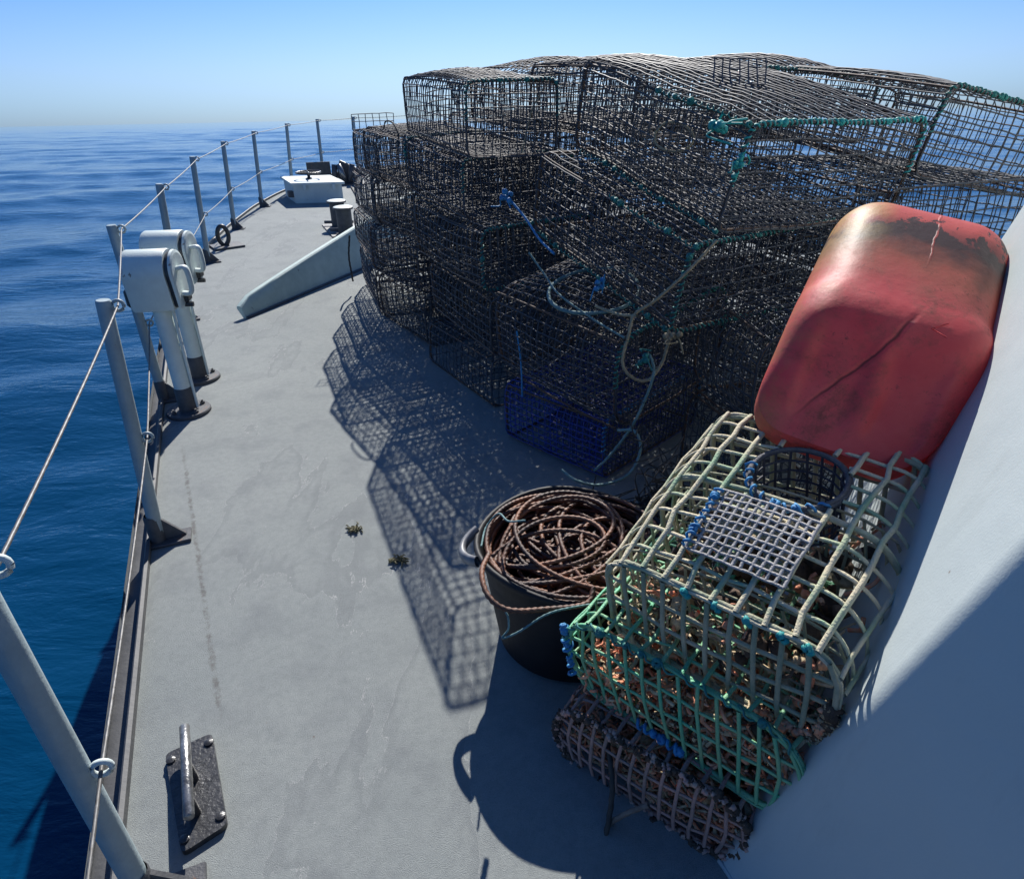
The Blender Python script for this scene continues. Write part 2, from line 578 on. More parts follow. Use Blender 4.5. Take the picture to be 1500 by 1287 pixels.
def sea_material():
    n = new_mat('sea_water')
    n.b.inputs['Base Color'].default_value = (0.0005, 0.030, 0.080, 1)
    n.b.inputs['Roughness'].default_value = 0.09
    n.b.inputs['IOR'].default_value = 1.33
    n.b.inputs['Specular Tint'].default_value = (0.55, 0.96, 1.0, 1)
    o = n.tc.outputs['Object']
    mp = n.n('ShaderNodeMapping')
    mp.inputs['Scale'].default_value = (0.45, 1.0, 1.0)
    mp.inputs['Rotation'].default_value = (0, 0, R(8))
    n.l(o, mp.inputs['Vector'])
    a = n.noise(0.35, 6, 0.55, vec=mp.outputs['Vector'], dist=0.3)
    b = n.noise(2.2, 5, 0.6, vec=mp.outputs['Vector'], dist=0.4)
    c = n.noise(9, 4, 0.55, vec=mp.outputs['Vector'], dist=0.3)
    nb = n.bump(a.outputs['Fac'], 0.3, 0.35)
    nb = n.bump(b.outputs['Fac'], 0.45, 0.10, nb)
    nb = n.bump(c.outputs['Fac'], 0.4, 0.016, nb)
    n.l(nb, n.b.inputs['Normal'])
    return n.m


def wall_material():
    n = new_mat('deckhouse_paint')
    v = n.noise(1.7, 5, 0.6)
    n.l(n.mix(n.rng(v.outputs['Fac'], 0.35, 0.7), (0.45, 0.505, 0.50), (0.48, 0.535, 0.53)), n.b.inputs['Base Color'])
    wcol = n.b.inputs['Base Color'].links[0].from_socket
    sc = n.n('ShaderNodeMapping')
    sc.inputs['Scale'].default_value = (9, 9, 1.2)
    n.l(n.tc.outputs['Object'], sc.inputs['Vector'])
    runs = n.rng(n.noise(1.0, 6, 0.7, vec=sc.outputs['Vector']).outputs['Fac'], 0.56, 0.72)
    wcol = n.mix(n.math('MULTIPLY', runs, 0.25), wcol, (0.33, 0.36, 0.34))
    vs_ = n.n('ShaderNodeTexVoronoi')
    vs_.inputs['Scale'].default_value = 9
    n.l(n.tc.outputs['Object'], vs_.inputs['Vector'])
    wcol = n.mix(n.math('MULTIPLY', n.rng(vs_.outputs['Distance'], 0.02, 0.045, 1.0, 0.0), n.rng(n.noise(2.5, 2, 0.5).outputs['Fac'], 0.54, 0.6)), wcol, (0.22, 0.17, 0.13))
    n.l(wcol, n.b.inputs['Base Color'])
    n.b.inputs['Roughness'].default_value = 0.45
    nb = n.bump(n.noise(190, 3, 0.5).outputs['Fac'], 0.16, 0.003)
    nb = n.bump(n.noise(3.5, 3, 0.5).outputs['Fac'], 0.22, 0.03, nb)
    n.l(nb, n.b.inputs['Normal'])
    return n.m


def buoy_material():
    """red plastic, its crown weathered dark brown with flakes where the red shows again"""
    n = new_mat('weathered_red_plastic')
    o = n.tc.outputs['Object']
    sx = n.n('ShaderNodeSeparateXYZ')
    n.l(o, sx.inputs[0])
    z = sx.outputs['Z']
    zz = n.math('ADD', z, n.math('MULTIPLY', n.math('SUBTRACT', n.noise(6, 6, 0.65).outputs['Fac'], 0.5), 0.22))
    red = n.mix(n.rng(n.noise(5, 5, 0.6).outputs['Fac'], 0.35, 0.65), (0.70, 0.085, 0.095), (0.78, 0.15, 0.145))
    scuff = n.noise(40, 5, 0.75)
    dirt = n.math('MULTIPLY', n.rng(n.noise(3.2, 7, 0.7, dist=0.5).outputs['Fac'], 0.5, 0.66), n.rng(scuff.outputs['Fac'], 0.35, 0.6))
    c = n.mix(n.math('MULTIPLY', dirt, 0.75), red, (0.13, 0.075, 0.05))
    c = n.mix(n.math('MULTIPLY', n.rng(zz, -0.01, 0.15), 0.75), c, (0.36, 0.14, 0.07))
    blk = n.rng(zz, 0.12, 0.22)
    c = n.mix(n.math('MULTIPLY', blk, 0.93), c, (0.05, 0.042, 0.042))
    # flakes of the dark coat gone near the crown
    fl = n.noise(9, 8, 0.66, dist=0.3)
    band = n.math('MULTIPLY', n.rng(z, 0.245, 0.33), n.rng(z, 0.45, 0.46, 1.0, 0.0))
    flake = n.math('MULTIPLY', n.rng(n.math('ADD', fl.outputs['Fac'], n.math('MULTIPLY', band, 0.15)), 0.575, 0.59), band)
    c = n.mix(flake, c, (0.68, 0.13, 0.11))
    # yellow growth on the left shoulder
    yl = n.math('MULTIPLY', n.rng(sx.outputs['X'], -0.08, -0.16), n.rng(z, 0.12, 0.34))
    yn = n.math('MULTIPLY', yl, n.rng(n.noise(16, 5, 0.7).outputs['Fac'], 0.34, 0.5))
    c = n.mix(n.math('MULTIPLY', yn, 0.9), c, (0.56, 0.40, 0.12))
    grit = n.math('MULTIPLY', n.rng(n.noise(70, 6, 0.8).outputs['Fac'], 0.56, 0.66), n.rng(n.noise(7, 4, 0.6).outputs['Fac'], 0.42, 0.6))
    c = n.mix(n.math('MULTIPLY', grit, 0.7), c, (0.09, 0.05, 0.04))
    side = n.math('MULTIPLY', n.rng(sx.outputs['X'], -0.13, -0.19), n.rng(n.noise(8, 5, 0.7).outputs['Fac'], 0.38, 0.62))
    c = n.mix(n.math('MULTIPLY', side, 0.6), c, (0.50, 0.24, 0.10))
    # mould seam worn pale, and a crease drawn as a darker line across the folded lower part
    wv = n.math('MULTIPLY', n.math('SUBTRACT', n.noise(14, 3, 0.5).outputs['Fac'], 0.5), 0.022)
    xw = n.math('ADD', sx.outputs['X'], wv)
    sm = n.math('MULTIPLY', n.rng(n.math('ABSOLUTE', n.math('SUBTRACT', xw, 0.02)), 0.0015, 0.0035, 1.0, 0.0), n.math('MULTIPLY', n.rng(z, 0.13, 0.20), n.rng(n.noise(18, 4, 0.6).outputs['Fac'], 0.38, 0.5)))
    c = n.mix(n.math('MULTIPLY', sm, 0.8), c, (0.68, 0.16, 0.13))
    dz = n.math('ADD', z, 0.125)
    slope = n.math('ADD', 0.25, n.math('MULTIPLY', n.math('LESS_THAN', dz, 0.0), 0.45))
    dcr = n.math('ABSOLUTE', n.math('SUBTRACT', xw, n.math('ADD', 0.012, n.math('MULTIPLY', dz, slope))))
    ext = n.math('MULTIPLY', n.math('MULTIPLY', n.rng(z, -0.12, -0.02, 1.0, 0.0, True), n.math('LESS_THAN', sx.outputs['Y'], 0.05)), n.rng(n.math('ABSOLUTE', sx.outputs['X']), 0.08, 0.15, 1.0, 0.0, True))
    crs = n.math('MULTIPLY', n.rng(dcr, 0.001, 0.006, 1.0, 0.0), ext)
    c = n.mix(n.math('MULTIPLY', crs, 0.85), c, (0.10, 0.025, 0.025))
    n.l(c, n.b.inputs['Base Color'])
    n.l(n.rng(dirt, 0, 1, 0.54, 0.75), n.b.inputs['Roughness'])
    tr = n.n('ShaderNodeBsdfTranslucent')
    n.l(c, tr.inputs['Color'])
    ms = n.n('ShaderNodeMixShader')
    ms.inputs[0].default_value = 0.38
    n.l(n.b.outputs[0], ms.inputs[1])
    n.l(tr.outputs[0], ms.inputs[2])
    n.l(ms.outputs[0], n.nt.nodes['Material Output'].inputs['Surface'])
    nb = n.bump(scuff.outputs['Fac'], 0.22, 0.004)
    nb = n.bump(n.noise(9, 4, 0.5).outputs['Fac'], 0.3, 0.014, nb)
    crb = n.math('MULTIPLY', n.rng(dcr, 0.0, 0.014, 0.0, 1.0, True), ext)
    nb = n.bump(n.math('ADD', crb, n.math('SUBTRACT', 1.0, ext)), 0.5, 0.006, nb)
    nb = n.bump(sm, 0.5, 0.003, nb)
    n.l(nb, n.b.inputs['Normal'])
    return n.m


deck_mat, sea_mat, wall_mat, buoy_mat = deck_material(), sea_material(), wall_material(), buoy_material()

# ------------------------------------------------------------------ ship: deck, hull, toe rail
BASE = np.array([-0.98, 0.96])
AX = np.array([-0.375, 0.927])
AW = np.array([0.927, 0.375])
EU = np.array([-6.0, 0.0, 3.0, 4.2, 5.2, 6.17, 7.7, 8.5, 10.2, 11.4, 12.2, 12.9, 13.5, 13.95])
EO = np.array([0.0, 0.0, 0.0, 0.0, 0.02, 0.10, 0.36, 0.53, 1.02, 1.50, 1.92, 2.36, 2.78, 3.2]) - 0.02
HALF = 3.2


def edge_off(u):
    return np.interp(u, EU, EO)


def deck_pt(u, off, z=0.0):
    p = BASE + u * AX + off * AW
    return np.array([p[0], p[1], z])


us = np.concatenate([np.linspace(-6, 5, 24), np.linspace(5.3, 13.95, 46)])
offs = edge_off(us)
k5 = np.array([0.1, 0.2, 0.4, 0.2, 0.1])
offs[2:-2] = np.convolve(offs, k5, 'valid')
port = np.array([deck_pt(u, o) for u, o in zip(us, offs)])
stbd = np.array([deck_pt(u, 2 * HALF - o) for u, o in zip(us, offs)])

# deck sheet: strips across the ship
nc = 9
fr = np.linspace(0, 1, nc)
dv = port[:, None] * (1 - fr)[None, :, None] + stbd[:, None] * fr[None, :, None]
idx = np.arange(len(us) * nc).reshape(len(us), nc)
q = np.stack([idx[:-1, :-1], idx[:-1, 1:], idx[1:, 1:], idx[1:, :-1]], -1)
o = obj('deck', mesh_np('deck', dv.reshape(-1, 3), q), deck_mat)
o['kind'] = 'structure'

# hull plating: down to under the water, flared
outer_p = np.array([deck_pt(u, o_ - 0.092, -0.02) for u, o_ in zip(us, offs)])
outer_s = np.array([deck_pt(u, 2 * HALF - o_ + 0.092, -0.02) for u, o_ in zip(us, offs)])


def hull_side(top, sgn):
    rows = [top]
    for dz, ins in ((-0.10, 0.0), (-0.13, 0.025), (-1.0, 0.22), (-1.9, 0.5), (-3.2, 0.9)):
        r = top.copy()
        r[:, 2] += dz
        w3 = np.array([AW[0], AW[1], 0]) * sgn * ins
        r += w3
        rows.append(r)
    v = np.array(rows)
    i = np.arange(v.shape[0] * v.shape[1]).reshape(v.shape[:2])
    return v, np.stack([i[:-1, :-1], i[:-1, 1:], i[1:, 1:], i[1:, :-1]], -1)


hm = MB()
for t_, s_ in ((outer_p, 1), (outer_s, -1)):
    hm.add(*hull_side(t_, s_))
o = obj('hull', hm, mat('hull_paint', (0.17, 0.19, 0.20), 0.5, (0.13, 0.14, 0.15), 3))
o['kind'] = 'structure'

# rubbing strip outside and the thin raised toe plate
rs = MB()
tp = MB()
for P_, O_, sg in ((port, outer_p, 1), (stbd, outer_s, -1)):
    w3 = np.array([AW[0], AW[1], 0]) * sg
    a = P_ + np.array([0, 0, -0.045])
    b = O_ + np.array([0, 0, -0.03])
    i = np.arange(2 * len(P_)).reshape(2, len(P_))
    prof = [P_ - 0.001 * w3 + [0, 0, -0.05], P_ - 0.02 * w3 + [0, 0, -0.045], O_ + 0.012 * w3 + [0, 0, -0.022], O_ - 0.006 * w3 + [0, 0, -0.045], O_ - 0.006 * w3 + [0, 0, -0.14]]
    v = np.array(prof)
    i = np.arange(v.shape[0] * v.shape[1]).reshape(v.shape[:2])
    rs.add(v, np.stack([i[:-1, :-1], i[:-1, 1:], i[1:, 1:], i[1:, :-1]], -1))
    prof = [P_ + 0.004 * w3 + [0, 0, -0.06], P_ + 0.004 * w3 + [0, 0, 0.032], P_ - 0.008 * w3 + [0, 0, 0.036], P_ - 0.014 * w3 + [0, 0, 0.03], P_ - 0.014 * w3 + [0, 0, -0.06]]
    v = np.array(prof)
    i = np.arange(v.shape[0] * v.shape[1]).reshape(v.shape[:2])
    tp.add(v, np.stack([i[:-1, :-1], i[:-1, 1:], i[1:, 1:], i[1:, :-1]], -1))
o = obj('rubbing_strip', rs, rail_paint)
o['kind'] = 'structure'
o = flatten(obj('toe_rail', tp, rail_paint))
o['kind'] = 'structure'

# ------------------------------------------------------------------ deckhouse: chamfered front corner at the right
C0 = np.array([0.50, 0.975, 0.0])        # foot of the corner nearest the camera
C1 = np.array([1.00, 2.0, 0.0])         # foot of the far corner
K = C0 + np.array([0.275, -0.155, 1.09]) * 2.6 / 1.09
C1t = C1 + np.array([0.43, -0.02, 1.31]) * 2.6 / 1.31
C2 = C1 + np.array([AW[0], AW[1], 0]) * 3.2
C2t = C2 + (C1t - C1) * np.array([0, 1, 1]) + np.array([-0.3, 0, 0])
CM = C0 + np.array([-AX[0], -AX[1], 0]) * 4.5
CMt = CM + np.array([0.16, -0.02, 2.6])
dh = thing('deckhouse', 'pale grey painted steel deckhouse wall slanting up at the right of the pots', 'deckhouse', tuple(C0))


def quad_grid(a, b, c, d, nu=14, nv=14):
    """a-b bottom, d-c top"""
    fu, fv = np.linspace(0, 1, nu), np.linspace(0, 1, nv)
    g = (a[None, None] * (1 - fu)[:, None, None] * (1 - fv)[None, :, None] + b * fu[:, None, None] * (1 - fv)[None, :, None]
         + c * fu[:, None, None] * fv[None, :, None] + d * (1 - fu)[:, None, None] * fv[None, :, None])
    i = np.arange(nu * nv).reshape(nu, nv)
    return g.reshape(-1, 3), np.stack([i[:-1, :-1], i[1:, :-1], i[1:, 1:], i[:-1, 1:]], -1)


# side, rounded corner and slanted front in one skin
rows = []
fv = np.linspace(0, 1, 16)
e0, e1, e2, e3 = [(CM, CMt), (C0, K), (C1, C1t), (C2, C2t)]
for f in fv:
    pm, p0, p1, p2 = [a * (1 - f) + b * f for a, b in (e0, e1, e2, e3)]
    line = [pm, pm * 0.5 + p0 * 0.5]
    for (A, B_, C_, rad) in ((pm, p0, p1, 0.030), (p0, p1, p2, 0.03)):
        da, dc = (A - B_), (C_ - B_)
        da /= np.linalg.norm(da)
        dc /= np.linalg.norm(dc)
        s0, s1 = B_ + da * rad, B_ + dc * rad
        for t in np.linspace(0, 1, 7):
            line.append((1 - t) ** 2 * s0 + 2 * t * (1 - t) * B_ + t * t * s1)
    line.append(p2)
    rows.append(line)
v = np.array(rows) - C0
i = np.arange(v.shape[0] * v.shape[1]).reshape(v.shape[:2])
obj('wall', mesh_np('wall', v.reshape(-1, 3), np.stack([i[:-1, :-1], i[1:, :-1], i[1:, 1:], i[:-1, 1:]], -1)), wall_mat, dh)
rf = MB()
top = v[-1]
cen = top.mean(0) + np.array([1.5, -1.0, 0.02])
n_ = len(top)
rf.add(np.concatenate([top, [cen]]), None, np.stack([np.arange(n_ - 1), np.arange(1, n_), np.full(n_ - 1, n_)], -1))
obj('roof', rf, wall_mat, dh)
wb = MB()
wb.tubes(np.array([np.array(CM) - C0 + [0, 0, 0.004], [0, 0, 0.004], C1 - C0 + [0, 0, 0.004], C2 - C0 + [0, 0, 0.004]]), 0.006, 6)
obj('weld_seam', wb, wall_mat, dh)

# ------------------------------------------------------------------ guard rail: stanchions and two wires
foot = [(-0.9, 0.9), (-1.53, 2.35), (-2.15, 3.80), (-2.69, 5.37), (-3.24, 7.33), (-3.59, 9.13), (-3.77, 10.83), (-3.76, 12.5), (-3.47, 13.6), (-2.93, 14.2)]
st_labels = ['thick grey stanchion in the near left corner with the wire passing through its eye',
             'round topped grey stanchion standing just before the two lantern posts',
             'grey stanchion directly behind the two lantern posts',
             'grey stanchion rising behind the rear lantern head',
             'grey stanchion between the rear lantern and the black mooring ring',
             'grey stanchion right beside the black mooring ring',
             'grey stanchion next forward of the mooring ring, its wedge foot on the deck edge',
             'grey stanchion behind the left edge of the hatch box with handwheel',
             'grey stanchion rising behind the handwheel at the bow, where the rail turns',
             'grey stanchion at the bow partly hidden by the far left trap stack']
eye_r = 0.019
EYES_T, EYES_L = [], []
for i, (x, y) in enumerate(foot):
    t = thing('rail_stanchion', st_labels[i], 'stanchion', (x, y, 0), Matrix.Rotation(R(22 if i < 5 else 5), 3, 'Z'), 'guard rail stanchions along the deck edge')
    r = 0.028
    H = 1.06
    lean = np.array([(-0.02, 0.075, -0.01, 0.075, 0.075, 0.075, 0.075, 0.075, 0.03, 0.03)[i], 0, 0])
    m = MB()
    P = np.array([[0, 0, 0.05], [0, 0, 0.4], [0, 0, 0.8], [0, 0, H - 0.006], [0, 0, H]]) + lean * (np.array([0.05, 0.4, 0.8, H - 0.006, H]) / H)[:, None]
    m.tubes(P[None], np.array([[r, r, r * 0.97, r * 0.96, r * 0.82]]), 14, cap=True)
    flatten(obj('post', m, stanchion_paint, t), 50)
    m = MB()
    m.tubes(np.array([[0, 0, 0.004], [0, 0, 0.13], [0.002, 0, 0.14]]), [r * 1.14, r * 1.14, r * 1.0], 14)
    m.prism([(0, 0), (0.085, 0), (0.085, 0.012), (0.0, 0.115)], 0.014, Matrix.Translation((0.028, 0.007, 0.008)) @ Matrix.Rotation(R(90), 4, 'X'))
    m.box((0.05, 0, 0.008), (0.16, 0.10, 0.014), bev=0.003)
    flatten(obj('foot', m, dark_paint, t))
    for z, store in ((1.035, EYES_T), (0.50, EYES_L)):
        lx = lean[0] * z / H
        c = np.array([lx + r + 0.016, -0.004, z])
        ang = np.linspace(0, 2 * math.pi, 17)
        ring = np.stack([c[0] + eye_r * np.cos(ang), np.full(17, c[1]), c[2] + eye_r * np.sin(ang)], -1)
        obj('wire_eye', MB().tubes(ring[None], 0.0065, 8), stanchion_paint if i != 0 else pale_paint, t)
        m4 = t.matrix_world
        store.append(np.array(m4 @ Vector(c)))


def wire_through(pts, sag, r):
    path = []
    for a, b in zip(pts[:-1], pts[1:]):
        for f in np.linspace(0, 1, 10)[:-1]:
            p = a * (1 - f) + b * f
            p = p + np.array([0, 0, -sag * 4 * f * (1 - f)])
            path.append(p)
    path.append(pts[-1])
    return np.array(path)


first_t = EYES_T[0] + (EYES_T[0] - EYES_T[1]) * 0.8
first_l = EYES_L[0] + (EYES_L[0] - EYES_L[1]) * 0.8
end_t = [np.array([-1.9, 14.3, 1.05])]
o = obj('lifeline_wire', rope_mesh(MB(), wire_through([first_t] + EYES_T + end_t, 0.008, 0.006), 0.0043, 0.05, 5, 10, 0.012), steel_wire)
tag(o, 'upper steel guard wire running through the stanchion tops to the bow', 'guard wire')
o = obj('lifeline_wire', rope_mesh(MB(), wire_through([first_l] + EYES_L + [np.array([-1.9, 14.3, 0.5])], 0.012, 0.006), 0.0043, 0.05, 5, 10, 0.012), steel_wire)
tag(o, 'lower steel guard wire running at half height of the stanchions', 'guard wire')

# ------------------------------------------------------------------ the two lantern posts
def lantern(x, y, yaw, label):
    t = thing('lantern_post', label, 'lantern post', (x, y, 0), Matrix.Rotation(R(yaw), 3, 'Z'), 'lantern posts beside the rail')
    m = MB()
    m.tubes(np.array([[0, 0, 0.16], [0.0, 0, 0.68]]), 0.047, 20)
    obj('post', m, post_paint, t)
    m = MB()
    m.tubes(np.array([[0, 0, 0.02], [0, 0, 0.157], [0, 0, 0.165]]), [0.051, 0.051, 0.047], 20)
    flatten(obj('post_foot', m, dark_paint, t))
    m = MB().lathe([(0, 0.0), (0.125, 0.0), (0.125, 0.016), (0.12, 0.022), (0.05, 0.022)], 28)
    fl = flatten(obj('base_flange', m, dark_paint, t))
    for k in range(4):
        a = R(45 + 90 * k)
        b = MB().lathe([(0.0, 0.046), (0.007, 0.046), (0.007, 0.036), (0.014, 0.036), (0.015, 0.022), (0.015, 0.0215)][::-1], 6, c=(0.09 * math.cos(a), 0.09 * math.sin(a), 0))
        flatten(obj('bolt', b, dark_paint, fl))
    # conduit pipe behind the post with clamps
    obj('conduit', MB().tubes(np.array([[0.055, 0.0, 0.03], [0.056, 0.0, 0.35], [0.06, 0.0, 0.66]]), 0.009, 8).tubes(np.array([[0.056, 0, 0.42], [0.056, 0, 0.435]]), 0.015, 8), post_paint, t)
    # head: housing with round top, D profile in the y-z plane, extruded along x
    prof = []
    for a in np.linspace(-20, 200, 25):
        prof.append((0.118 * math.cos(R(a)), 0.845 + 0.115 * math.sin(R(a))))
    prof += [(-0.092, 0.66), (-0.082, 0.645), (0.082, 0.645), (0.092, 0.66)]
    prof = np.array(prof)
    m = MB()
    nP = len(prof)
    xs = [(-0.118, 0.86), (-0.114, 0.97), (-0.105, 1.0), (0.10, 1.0), (0.105, 0.98)]
    ctr = np.array([0, 0.80])
    v = []
    for x_, s_ in xs:
        pp = ctr + (prof - ctr) * s_
        v.append(np.c_[np.full(nP, x_), pp])
    v = np.array(v)
    i = np.arange(v.shape[0] * nP).reshape(v.shape[0], nP)
    i2 = np.roll(i, -1, 1)
    m.add(v, np.stack([i[:-1], i2[:-1], i2[1:], i[1:]], -1))
    for row in (0, -1):
        m.add(np.concatenate([v[row], v[row].mean(0)[None]]), None, np.stack([np.arange(nP), np.roll(np.arange(nP), -1), np.full(nP, nP)], -1))
    flatten(obj('lamp_head', m, post_paint, t), 40)
    # front cap (inboard) with rubber gasket and clip handle
    m = MB()
    v = np.array([np.c_[np.full(nP, x_), ctr + (prof - ctr) * s_] for x_, s_ in ((0.108, 0.90), (0.128, 0.90))])
    i = np.arange(2 * nP).reshape(2, nP)
    i2 = np.roll(i, -1, 1)
    m.add(v, np.stack([i[:-1], i2[:-1], i2[1:], i[1:]], -1))
    obj('gasket', m, black_paint, t)
    m = MB()
    v = np.array([np.c_[np.full(nP, x_), ctr + (prof - ctr) * s_] for x_, s_ in ((0.128, 0.9), (0.129, 0.96), (0.142, 0.95), (0.147, 0.85))])
    i = np.arange(4 * nP).reshape(4, nP)
    i2 = np.roll(i, -1, 1)
    m.add(v, np.stack([i[:-1], i2[:-1], i2[1:], i[1:]], -1))
    m.add(np.concatenate([v[3], v[3].mean(0)[None]]), None, np.stack([np.arange(nP), np.roll(np.arange(nP), -1), np.full(nP, nP)], -1))
    flatten(obj('lamp_cap', m, post_paint, t), 40)
    hp = smooth_path([(0.145, -0.03, 0.86), (0.185, -0.03, 0.865), (0.198, -0.03, 0.84), (0.20, -0.03, 0.76), (0.188, -0.03, 0.725), (0.148, -0.03, 0.725)], 24)
    obj('clip_handle', MB().tubes(hp[None], 0.013, 8, N=np.array([0, 1.0, 0]), flat=1.9), pale_paint, t)
    m = MB().box((0.155, 0.0, 0.70), (0.03, 0.07, 0.05), bev=0.006)
    m.tubes(np.array([[0.14, -0.02, 0.66], [0.185, -0.02, 0.66]]), 0.014, 8, cap=True)
    flatten(obj('latch', m, black_paint, t))
    m = MB().box((-0.125, -0.02, 0.72), (0.035, 0.12, 0.10), bev=0.012)
    flatten(obj('cable_gland', m, black_paint, t))
    return t


lantern(-1.93, 3.64, 6, 'nearer grey lantern post with round topped head and bolted flange')
lantern(-2.06, 4.14, 4, 'farther grey lantern post, half hidden behind the nearer lantern head')

# ------------------------------------------------------------------ deck fittings
# cleat plate with a steel bar, lower left
cl_o = np.array([-0.90, 1.19, 0.0])
t = thing('cleat', 'black bolted deck plate carrying a worn steel bar, lower left', 'cleat', tuple(cl_o))
corners = [np.array(p) for p in ((-1.035, 1.30), (-0.925, 1.37), (-0.775, 1.085), (-0.865, 1.01))]
cen = sum(corners) / 4
poly = []
for i in range(4):
    a, b, c = corners[i - 1], corners[i], corners[(i + 1) % 4]
    for f in np.linspace(0, 1, 5):
        da, dc = (a - b) / np.linalg.norm(a - b), (c - b) / np.linalg.norm(c - b)
        poly.append((1 - f) ** 2 * (b + da * 0.018) + 2 * f * (1 - f) * b + f * f * (b + dc * 0.018))
poly = np.array(poly)[::-1] - cl_o[:2]
pl = flatten(obj('base_plate', MB().prism(poly, 0.018, Matrix.Translation((0, 0, 0.001))), black_paint, t))
for c in corners:
    c = c + (cen - c) * 0.2 - cl_o[:2]
    flatten(obj('bolt', MB().lathe([(0.013, 0.018), (0.013, 0.024), (0.007, 0.027), (0, 0.027)], 10, c=(c[0], c[1], 0)), black_paint, pl))
ba, bb = np.array([-0.974, 1.335, 0.095]) - cl_o, np.array([-0.845, 1.055, 0.095]) - cl_o
d_ = (bb - ba) / np.linalg.norm(bb - ba)
obj('bar', MB().tubes(np.array([ba, ba + d_ * 0.004, ba + d_ * 0.1, bb - d_ * 0.004, bb]), [0.010, 0.014, 0.0145, 0.014, 0.010], 12, cap=True), bright_steel, t)
for f in (0.42, 0.78):
    p = ba + (bb - ba) * f
    m = MB().tubes(np.array([[p[0], p[1], 0.017], [p[0], p[1], 0.09]]), [0.017, 0.011], 10)
    obj('stub', m, black_paint, t)

# black mooring ring by the rail
t = thing('mooring_ring', 'black oval mooring ring standing on a small plate at the deck edge', 'mooring ring', (-3.33, 8.08, 0), Matrix.Rotation(R(35), 3, 'Z'))
ang = np.linspace(0, 2 * math.pi, 25)
obj('ring', MB().tubes(np.stack([0.06 * np.cos(ang), 0 * ang, 0.135 + 0.105 * np.sin(ang)], -1)[None], 0.025, 10, N=np.array([0, 1.0, 0])), black_paint, t)
flatten(obj('base_plate', MB().box((0.02, 0, 0.012), (0.34, 0.3, 0.022), bev=0.004), dark_paint, t))

# breakwater plate
bw0, bw1 = np.array([-2.19, 5.39, 0]), np.array([-0.9, 8.36, 0])
t = thing('breakwater', 'low pale green breakwater plate angled across the deck behind the traps', 'breakwater', tuple(bw0))
n = 26
dirv = (bw1 - bw0)
nrm = np.array([dirv[1], -dirv[0], 0])
nrm /= np.linalg.norm(nrm)
rows = []
for f in np.linspace(0, 1, n):
    hgt = 0.13 + 0.44 * f ** 0.9 if f > 0.015 else 0.10
    p = dirv * f
    lean_ = -nrm * 0.25 * hgt
    rows.append([p + nrm * 0.012, p + nrm * 0.012 + [0, 0, hgt * 0.5] + lean_ * 0.5, p + nrm * 0.012 + [0, 0, hgt - 0.01] + lean_, p + [0, 0, hgt] + lean_, p - nrm * 0.035 + [0, 0, hgt] + lean_, p - nrm * 0.04 + [0, 0, hgt - 0.02] + lean_, p - nrm * 0.012 + [0, 0, 0]])
v = np.array(rows)
i = np.arange(v.shape[0] * v.shape[1]).reshape(v.shape[:2])
m = MB().add(v, np.stack([i[:-1, :-1], i[1:, :-1], i[1:, 1:], i[:-1, 1:]], -1))
m.add(v[0], None, [(0, 1, 6), (1, 2, 6), (2, 3, 6), (3, 4, 6), (4, 5, 6)])
flatten(obj('plate', m, breakwater_paint, t))
m = MB().tubes(np.array([nrm * 0.02 + [0, 0, 0.005], dirv + nrm * 0.02 + [0, 0, 0.005]]), 0.014, 6)
obj('weld_seam', m, dark_paint, t)
for f in (0.35, 0.6, 0.85):
    p = dirv * f
    m = MB()
    hgt = (0.13 + 0.44 * f) * 0.8
    Mx = rot_axes(-nrm, (0, 0, 1), np.cross(-nrm, (0, 0, 1))).to_4x4()
    m.prism([(0.02, 0), (0.22, 0), (0.06, hgt)], 0.01, Matrix.Translation(p) @ Mx)
    flatten(obj('gusset', m, breakwater_paint, t))

# hatch box with handwheel
hx = np.array([-3.32, 11.05, 0])
ex = np.array([0.985, 0.06, 0])
ex /= np.linalg.norm(ex)
ey = np.array([-0.44, 0.9, 0])
ey /= np.linalg.norm(ey)
t = thing('hatch_box', 'pale grey raised hatch box with a black handwheel on its lid', 'hatch', tuple(hx))
Mh = rot_axes(ex, ey, (0, 0, 1)).to_4x4()


def sheared_box(m, x0, x1, y0, y1, z0, z1):
    v = np.array([[*(ex * x + ey * y)[:2], z] for x in (x0, x1) for y in (y0, y1) for z in (z0, z1)])
    return m.add(v, [(0, 1, 3, 2), (4, 6, 7, 5), (0, 4, 5, 1), (2, 3, 7, 6), (0, 2, 6, 4), (1, 5, 7, 3)])


flatten(obj('coaming', sheared_box(MB(), 0.02, 0.76, 0.02, 0.88, 0, 0.27), pale_paint, t))
lid = flatten(obj('lid', sheared_box(MB(), -0.02, 0.80, -0.02, 0.92, 0.27, 0.305), pale_paint, t))
for x_ in (0.15, 0.6):
    flatten(obj('dog_clip', sheared_box(MB(), x_, x_ + 0.05, -0.04, -0.015, 0.2, 0.28), pale_paint, t))
flatten(obj('side_box', sheared_box(MB(), -0.06, 0.02, 0.1, 0.22, 0.08, 0.17), dark_paint, t))
wc = ex * 0.36 + ey * 0.46
ang = np.linspace(0, 2 * math.pi, 33)
m = MB().tubes(np.stack([wc[0] + 0.19 * np.cos(ang), wc[1] + 0.19 * np.sin(ang), np.full(33, 0.405)], -1)[None], 0.014, 8)
wh = obj('handwheel', m, black_paint, t)
for k in range(4):
    a = R(90 * k + 20)
    obj('spoke', MB().tubes(np.array([wc + [0, 0, 0.40], wc + [0.19 * math.cos(a), 0.19 * math.sin(a), 0.405]]), 0.010, 6), black_paint, wh)
obj('spindle', MB().lathe([(0.05, 0.306), (0.05, 0.32), (0.025, 0.33), (0.025, 0.41), (0, 0.415)], 12, c=tuple(wc)), black_paint, t)

